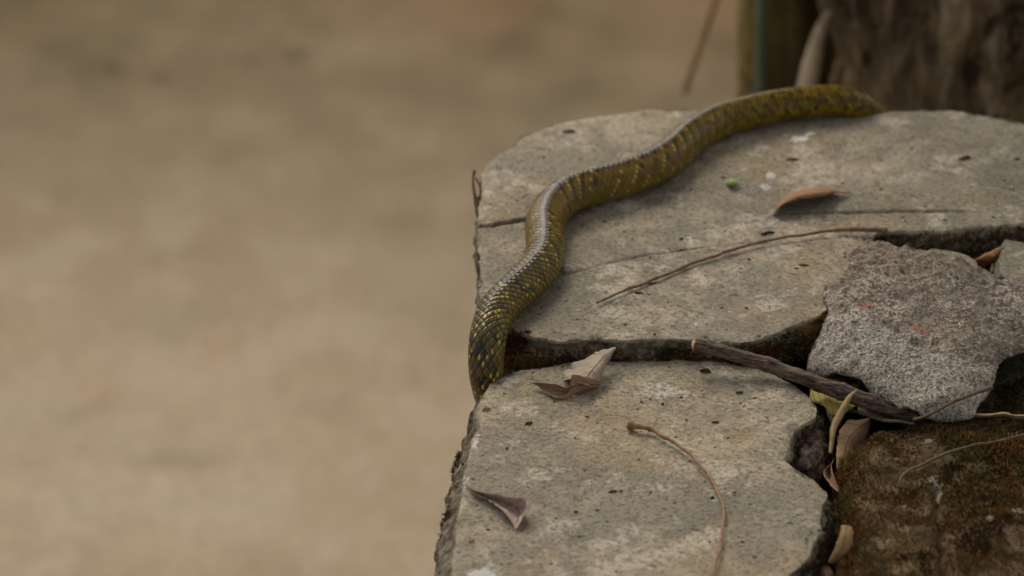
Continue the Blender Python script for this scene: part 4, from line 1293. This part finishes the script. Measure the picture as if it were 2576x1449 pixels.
# 12: dry strip along the back rim of the mossy stone
loft_leaf('rolled_leaf', [[(2318, 1042, -.018), (2380, 1037, -.018), (2440, 1039, -.018), (2500, 1041, -.018), (2560, 1040, -.018), (2620, 1046, -.02)],
                          [(2320, 1046, -.021), (2380, 1042, -.017), (2440, 1044, -.017), (2500, 1046, -.017), (2560, 1046, -.017), (2620, 1050, -.02)],
                          [(2322, 1048, -.026), (2380, 1047, -.024), (2440, 1050, -.024), (2500, 1051, -.024), (2560, 1054, -.024), (2620, 1056, -.024)]],
          L_straw, 'long rolled straw coloured leaf along the back rim of the mossy stone', seed=15, n=40, m=6, wav=.002)
# brown stem between branch and moss
tube('thin_stalk', [(2108, 1032, -.040, .0014), (2150, 1036, -.036, .0016), (2200, 1050, -.032, .0016), (2250, 1060, -.028, .0014), (2300, 1066, -.026, .0012)], M_thin,
     'dark thin stem lying below the branch beside the tan leaf', 'stalk', n=40, seed=16)
# dark plum-brown leaf under the branch
loft_leaf('plum_leaf', [[(2155, 1010, -.036), (2190, 1016, -.034), (2225, 1030, -.036)], [(2157, 1026, -.032), (2195, 1034, -.030), (2235, 1046, -.034)], [(2160, 1044, -.036), (2205, 1052, -.034), (2250, 1060, -.036)]],
          leaf_material('plum_dry_leaf', (0.22, 0.15, 0.12), (0.2, 0.14, 0.11)), 'dull plum brown leaf under the branch near the mossy stone', seed=17, n=16, m=8)
# green bit on the big slab
loft_leaf('green_leaflet', [[(1826, 458, .002), (1836, 449, .005), (1848, 452, .005), (1861, 460, .002)], [(1826, 461, .002), (1837, 458, .007), (1848, 459, .007), (1861, 462, .002)], [(1827, 465, .001), (1837, 468, .003), (1849, 468, .003), (1861, 464, .001)]],
          leaf_material('fresh_green', (0.27, 0.38, 0.11), (0.27, 0.38, 0.11), (0.4, 0.55, 0.15), 0.05), 'tiny bright green leaflet on the big flagstone', seed=18, n=12, m=6, wav=0)

# dry stalk clinging to the left rim of the big slab (out of focus)
rim = bpy.data.objects.new('dry_sprig', None)
COL.objects.link(rim)
rim.location = at(1198, 520, -0.01)
tag(rim, 'little dry brown sprig sticking up at the far left rim of the big flagstone', 'sprig')
M_spr = flat_material('dry_sprig_brown', (0.10, 0.06, 0.04), 0.8, 0.2)
tube('stem', [(1203, 545, -.012, .0016), (1198, 510, -.006, .0022), (1192, 475, .002, .0012), (1190, 450, .008, .0010), (1194, 430, .013, .0016)], M_spr, n=30, parent=rim, rough=.4)
tube('stem', [(1200, 520, -.010, .0010), (1208, 490, -.002, .0009), (1206, 465, .004, .0008), (1196, 448, .008, .0008)], M_spr, n=24, parent=rim, rough=.4)
loft_leaf('husk', [[(1199, 496, -.004), (1195, 512, -.006), (1196, 530, -.010)], [(1203, 494, -.002), (1202, 512, -.004), (1202, 532, -.010)], [(1208, 496, -.004), (1210, 512, -.006), (1208, 530, -.010)]],
          leaf_material('dark_husk', (0.04, 0.025, 0.016), (0.04, 0.025, 0.016)), parent=rim, n=10, m=6)


# ------------------------------------------------------------------ crumbs
def chip(u, v, z, sx, sy, h, ang, mat, name, label, cat='debris', seed=0, group=None):
    r = random.Random(seed)
    n = 9
    sx, sy, h = sx * 1.05, sy * 0.62, h * 0.8
    p = at(u, v, z)
    V_, F = [], []
    for lay, (k, zz) in enumerate(((1.0, -0.0008), (0.95, h * 0.55), (0.45, h))):
        for i in range(n):
            a = 2 * math.pi * i / n
            rr0 = k * r.uniform(0.45, 1.3)
            x, y = math.cos(a) * sx * rr0, math.sin(a) * sy * rr0
            V_.append((p.x + x * math.cos(ang) - y * math.sin(ang), p.y + x * math.sin(ang) + y * math.cos(ang), p.z + zz + r.uniform(-.2, .2) * h))
    for l in range(2):
        for i in range(n):
            F.append([l * n + i, l * n + (i + 1) % n, (l + 1) * n + (i + 1) % n, (l + 1) * n + i])
    F.append([2 * n + i for i in range(n)])
    F.append([i for i in range(n)][::-1])
    o = mesh_obj(name, V_, F, mat, origin=(p.x, p.y, p.z), smooth_=False)
    tag(o, label, cat, group)
    return o


M_dark = flat_material('dark_crumb', (0.035, 0.026, 0.018), 0.9, 0.2)
M_umber = flat_material('umber_crumb', (0.11, 0.07, 0.04), 0.9, 0.2)
M_cream = flat_material('cream_crumb', (0.60, 0.50, 0.27), 0.8, 0.2)
M_gold = flat_material('gold_crumb', (0.40, 0.26, 0.06), 0.8, 0.2)
M_white = flat_material('white_grit', (0.80, 0.77, 0.70), 0.8, 0.2)
chip(1932, 588, 0, .006, .0025, .003, .2, M_dark, 'bark_crumb', 'black crumb beside the middle of the long reddish stalk', seed=1)
chip(1922, 592, 0, .0025, .0035, .0025, .2, M_dark, 'bark_crumb', 'smaller black speck touching the long stalk', seed=22)
chip(1884, 655, 0, .0012, .005, .002, .35, M_umber, 'bark_crumb', 'slim brown splinter standing below the long stalk, near the granite rock', seed=2)
chip(1996, 402, 0, .0055, .0035, .002, 0, M_umber, 'bark_crumb', 'brown crumb between the two white smears on the big flagstone', seed=3)
chip(1430, 333, 0, .006, .004, .003, 0, M_umber, 'bark_crumb', 'brown crumb near the far left corner of the big flagstone', seed=4)
chip(2428, 400, 0, .007, .004, .004, 0.3, M_umber, 'bark_crumb', 'large reddish brown crumb at the far right of the big flagstone', seed=5)
chip(2558, 402, 0, .003, .0025, .002, 0, M_dark, 'bark_crumb', 'dark speck on the big flagstone by the right picture edge', seed=6)
chip(2216, 477, 0, .002, .0018, .0015, 0, M_dark, 'bark_crumb', 'dark dot right of the rust leaf', seed=7)
chip(2022, 669, 0, .006, .0018, .002, -.05, M_umber, 'bark_crumb', 'flat brown flake on the big flagstone just left of the granite rock', seed=8)
chip(1636, 714, 0, .0065, .0015, .0015, .1, M_umber, 'bark_crumb', 'thin brown flake below the long stalk', seed=9)
chip(1606, 738, 0, .004, .002, .0015, 0, M_dark, 'bark_crumb', 'dark flake below the left half of the long stalk', seed=10)
chip(1713, 603, 0, .0025, .003, .002, 0, M_dark, 'bark_crumb', 'dark dot on the big flagstone above the hairline crack', seed=11)
chip(1777, 936, ZB, .005, .0035, .004, 0, flat_material('moss_crumb', (0.09, 0.055, 0.03), .95, .1), 'moss_crumb', 'round brown moss crumb on the front flagstone below the branch end', seed=12)
chip(1860, 990, ZB, .0035, .002, .0025, 0, M_umber, 'bark_crumb', 'brown crumb on the front flagstone below the branch', seed=13)
chip(1800, 1062, ZB, .0035, .0015, .0015, 0, M_umber, 'bark_crumb', 'small brown flake right of the knobbed stalk end', seed=14)
chip(1540, 1238, ZB, .0035, .0022, .002, .2, M_umber, 'bark_crumb', 'brown speck in the middle of the front flagstone', seed=15)
chip(1448, 1288, ZB, .002, .0018, .0015, 0, M_dark, 'bark_crumb', 'dark speck right of the folded purplish leaf', seed=16)
chip(1330, 1068, ZB, .004, .003, .003, 0.4, M_umber, 'bark_crumb', 'tan brown flake below the curled pale leaf', seed=17)
chip(1222, 1032, ZB, .0045, .002, .003, 0.2, M_gold, 'moss_crumb', 'yellowish moss bit at the back left corner of the front flagstone', seed=18)
chip(1186, 1362, ZB, .003, .0028, .002, 0, M_gold, 'seed_husk', 'golden husk near the bottom left of the front flagstone', 'husk', seed=19)
chip(1845, 742, 0, .0035, .0025, .002, 0, M_cream, 'seed_husk', 'cream yellow husk on the big flagstone left of the granite rock', 'husk', seed=20)
chip(2490, 1308, ZC + .004, .0032, .0035, .004, 0.3, M_cream, 'seed_husk', 'cream husk on the mossy stone at the right', 'husk', seed=21)
chip(2488, 1283, ZC + .004, .003, .0016, .002, 0.1, M_gold, 'seed_husk', 'brownish husk just above the cream husk', 'husk', seed=23)
chip(1792, 1254, ZB, .002, .002, .002, 0, M_dark, 'bark_crumb', 'dark speck touching the curved stalk on a pale stain', seed=24)

# loose grit on both slabs
rg = random.Random(77)
gv, gf, gc = [], [], []
gpal = [(0.06, 0.045, 0.03), (0.05, 0.04, 0.03), (0.50, 0.46, 0.40), (0.12, 0.09, 0.06), (0.16, 0.10, 0.05), (0.03, 0.025, 0.02)]


def in_poly(x, y, poly):
    c = False
    for i in range(len(poly)):
        x1, y1 = poly[i]; x2, y2 = poly[(i + 1) % len(poly)]
        if (y1 > y) != (y2 > y) and x < (x2 - x1) * (y - y1) / (y2 - y1) + x1:
            c = not c
    return c


for (pxp, zz, cnt) in ((A_PX, ZA, 620), (B_PX, ZB, 520)):
    poly = px_line(pxp, zz)
    k = 0
    while k < cnt:
        x = rg.uniform(poly[:, 0].min(), min(poly[:, 0].max(), .6)); y = rg.uniform(poly[:, 1].min(), poly[:, 1].max())
        if not in_poly(x, y, poly): continue
        k += 1
        s = 0.0004 + 0.0011 * rg.random() ** 4
        i0 = len(gv)
        c = gpal[rg.randrange(6)]
        el = rg.uniform(1, 2.2); a = rg.uniform(0, 3.14)
        for (p, q, h) in ((1, 0, 0), (0, 1, 0), (-1, 0, 0), (0, -1, 0), (0, 0, 1)):
            px_, py_ = p * s * el, q * s
            gv.append((x + px_ * math.cos(a) - py_ * math.sin(a), y + px_ * math.sin(a) + py_ * math.cos(a), zz + h * s * 0.9 + 0.0001))
            gc.append(c)
        for f in ((0, 1, 4), (1, 2, 4), (2, 3, 4), (3, 0, 4)):
            gf.append([i0 + t for t in f])
o = mesh_obj('grit', gv, gf, attr_material('grit_grains', .9, .2), origin=(0.2, 2.6, -.02), smooth_=False, cols=np.array(gc))
tag(o, 'fine grit and crumbs strewn over both flagstones', 'grit', kind='stuff')

# white droppings, thin crust with a real edge
for (u, v, sx, sy, a, lab, sd_) in ((2012, 350, .010, .0065, .35, 'larger white dropping smear on the big flagstone near the snake', 31),
                                    (2036, 338, .006, .0032, .6, None, 32)):
    if lab:
        root = bpy.data.objects.new('bird_dropping', None); COL.objects.link(root); root.location = at(u, v, 0)
        tag(root, 'white bird dropping on the big flagstone below the far bend of the snake', 'dropping')
    r = random.Random(sd_); n = 22; p = at(u, v, 0.0004)
    V_ = [(p.x, p.y, .0018)]
    for k, hh in ((.6, .0016), (1.0, .0002)):
        for i in range(n):
            t = 2 * math.pi * i / n; q = k * r.uniform(.7, 1.15)
            x, y = math.cos(t) * sx * q, math.sin(t) * sy * q
            V_.append((p.x + x * math.cos(a) - y * math.sin(a), p.y + x * math.sin(a) + y * math.cos(a), hh))
    F = [[0, 1 + i, 1 + (i + 1) % n] for i in range(n)] + [[1 + i, 1 + n + i, 1 + n + (i + 1) % n, 1 + (i + 1) % n] for i in range(n)]
    mesh_obj('splash', V_, F, M_white, parent=root)


# ------------------------------------------------------------------ trees behind
def trunk(name, base, top, r0, r1, mat, parent=None, n=160, sides=180, seed=0, amp=0.12, flare=0.3, furrow=0.0, lean=0.0, stretch=0.35, nscale=14):
    base, top = np.array(base), np.array(top)
    V_ = []
    ts = np.linspace(0, 1, n)
    Lz = top[2] - base[2]
    ang = np.linspace(0, 2 * math.pi, sides, endpoint=False)
    TT, AA = np.meshgrid(ts, ang, indexing='ij')
    rad = r0 + (r1 - r0) * TT
    rad = rad * (1 + flare * np.exp(-TT * 6))
    cen = base[None, None, :] + (top - base)[None, None, :] * TT[..., None]
    X = np.stack([cen[..., 0] + np.cos(AA) * rad, cen[..., 1] + np.sin(AA) * rad, cen[..., 2]], -1).reshape(-1, 3)
    Xs = X * np.array([1, 1, stretch])
    d = fbm(Xs, nscale, 4, seed, 0.55) * amp + furrow * np.abs(vnoise(Xs * np.array([1, 1, .35]), nscale * 1.6, seed + 5))
    C = cen.reshape(-1, 3)
    X = C + (X - C) * (1 + d)[:, None]
    idx = np.arange(n * sides).reshape(n, sides)
    a, b = idx[:-1], idx[1:]
    F = np.stack([a, np.roll(a, -1, 1), np.roll(b, -1, 1), b], -1).reshape(-1, 4).tolist()
    F.append(idx[0, ::-1].tolist()); F.append(idx[-1].tolist())
    o = mesh_obj(name, X, F, mat, parent=parent)
    return o


M_bark = bark_material('rough_tree_bark', (0.050, 0.034, 0.018), (0.29, 0.205, 0.12), (0.56, 0.43, 0.28), 1.3, 0.35, 0.03)
M_stem = bark_material('olive_stem_bark', (0.11, 0.085, 0.025), (0.25, 0.195, 0.07), (0.40, 0.32, 0.14), 1.6, 0.25, 0.006)
M_gap_shade = bark_material('gap_shade_bark', (0.035, 0.026, 0.011), (0.10, 0.074, 0.030), (0.19, 0.135, 0.06), 1.5, 0.3, 0.006)  # bark coloured dark to stand for the shade between the stems

tree = bpy.data.objects.new('tree', None); COL.objects.link(tree)
tree.location = (0.555, 3.88, GZ)
tag(tree, 'thick old tree with rough knobbly bark standing right behind the big flagstone', 'tree')
trunk('trunk', (0.625, 3.92, GZ - .05), (0.605, 3.88, 2.4), 0.235, 0.20, M_bark, parent=tree, seed=21, amp=0.24, n=420, sides=200, nscale=22, stretch=0.28, flare=0.25, furrow=0.10)
rc = np.random.RandomState(8)  # unseen leaf crown and limbs, added overhead to shade the far slab
nl = 5200
cl = rc.normal(0, 1, (70, 3)); cl /= np.linalg.norm(cl, axis=1)[:, None]
cl = cl * rc.uniform(.45, 1.0, 70)[:, None] * np.array([1.5, 1.3, .75]) + np.array([0.62, 4.15, 2.95])
cp = cl[rc.randint(0, 70, nl)] + rc.normal(0, .17, (nl, 3))
da = rc.normal(0, 1, (nl, 3)); da /= np.linalg.norm(da, axis=1)[:, None]
db = np.cross(da, rc.normal(0, 1, (nl, 3))); db /= np.linalg.norm(db, axis=1)[:, None]
sz = rc.uniform(.04, .075, nl)[:, None]
lvv = np.stack([cp - da * sz, cp + db * sz * .42, cp + da * sz, cp - db * sz * .42], 1).reshape(-1, 3)
lff = (np.arange(nl)[:, None] * 4 + np.arange(4)[None, :])
lcol = np.repeat(np.array([0.055, 0.085, 0.022])[None] * rc.uniform(.6, 1.5, nl)[:, None], 4, 0)
crn = mesh_obj('shade_crown', lvv, lff, attr_material('green_foliage', .6, .3), parent=tree, smooth_=False, cols=lcol)
for k in range(9):
    e = Vector(cl[k * 7].tolist())
    a0 = Vector((0.577, 3.865, 1.7 + .07 * k))
    m0 = a0.lerp(e, .5) + Vector((0, 0, .12))
    tube('shade_crown_limb', [(a0, .06), (m0, .04), (e, .012)], M_bark, parent=tree, n=20, sides=10, rough=.2)

rp0, rp1 = atY(2022, 240, 3.78), atY(2068, 60, 3.86)
dr = (rp1 - rp0)
rb, rt_ = rp0 - dr * 8, rp1 + dr * 0.6
tube('root', [(rp0 + Vector((-.14, -.02, -1.5)), .022), (rp0 + Vector((-.05, 0, -.7)), .018), (rp0 - dr * 1.2, .013), (rp0, .011), (rp0 + dr * .5, .011), (rp0 + dr * .85, .008), (rp1 + Vector((.01, .03, 0)), .005)],
     bark_material('pale_root_bark', (0.24, 0.18, 0.11), (0.42, 0.32, 0.20), (0.55, 0.43, 0.28), 1.5, .3, .004), parent=tree, n=120, sides=20, seed=23, rough=.2)

def stem(lab, u, Y, r, mat, seed, wob):
    lo, hi = atY(u, 215, Y), atY(u + wob, 0, Y)
    d = (hi - lo) / (hi.z - lo.z)
    base = lo + d * (GZ - .03 - lo.z) * 0.4
    base.z = GZ - .03
    top = hi + d * 1.6 * 0.4
    top.z = 1.4
    t_ = bpy.data.objects.new('sapling', None); COL.objects.link(t_); t_.location = (base.x, base.y, GZ)
    tag(t_, lab, 'tree')
    trunk('trunk', base, top, r, r * .93, mat, parent=t_, seed=seed, n=200, sides=48, amp=.12, nscale=18, flare=.1)
    return base, top

stem('olive barked slender stem left of the thick tree, behind the snake', 1915, 4.0, 0.031, M_stem, 31, 6)
stem('dark stem added to fill the dark gap between the olive stem and the thick tree', 2030, 4.14, 0.046, M_gap_shade, 33, 4)  # added stem, its dark colour fills the gap that would show lit ground
c0, c1 = atY(1912, 215, 3.95), atY(1914, 0, 3.95)
tube('cord', [(Vector((c0.x, 3.955, GZ + .004)), .0075), (Vector((c0.x, 3.955, -1.2)), .0075), (c0, .0075), (c1, .0075), (Vector((c1.x + .002, 3.955, .3)), .0075), (Vector((c1.x + .004, 3.955, 1.0)), .0075)],
     flat_material('teal_cord', (0.15, 0.19, 0.12), .6, .3), 'thin greyish teal cord running down the front of the olive stem', 'cord', n=80)
tube('hanging_vine', [(atY(1722, 234, 4.3), .0050), (atY(1738, 180, 4.3), .0056), (atY(1765, 100, 4.3), .0054), (atY(1800, 0, 4.3), .0050), (atY(1835, -110, 4.3), .0054), (atY(1880, -260, 4.3), .0054), (atY(1930, -520, 4.3), .0054)],
     flat_material('vine_brown', (0.50, 0.34, 0.20), .8, .2), 'blurred brown hanging aerial root left of the olive stem', 'vine', n=60, rough=.15)

# shared group phrases for things of one kind
GROUPS = {'flagstone': 'flagstones capping the wall', 'mossy_stone': 'mossy stones packed between the flagstones', 'broken_stone': 'broken stones packed between the flagstones',
          'bark_crumb': 'bark crumbs scattered on the flagstones', 'moss_crumb': 'moss crumbs on the front flagstone', 'seed_husk': 'seed husks on the stones',
          'sapling': 'slender stems left of the thick tree'}
for ob in COL.objects:
    if ob.parent is None and 'label' in ob and 'group' not in ob:
        k = ob.name.split('.')[0]
        if k in GROUPS:
            ob['group'] = GROUPS[k]
        elif ob.get('category') == 'leaf':
            if k != 'green_leaflet':
                ob['group'] = 'dry leaves lying on and between the stones'
        elif ob.get('category') == 'stalk':
            ob['group'] = 'loose stalks lying on the stones'
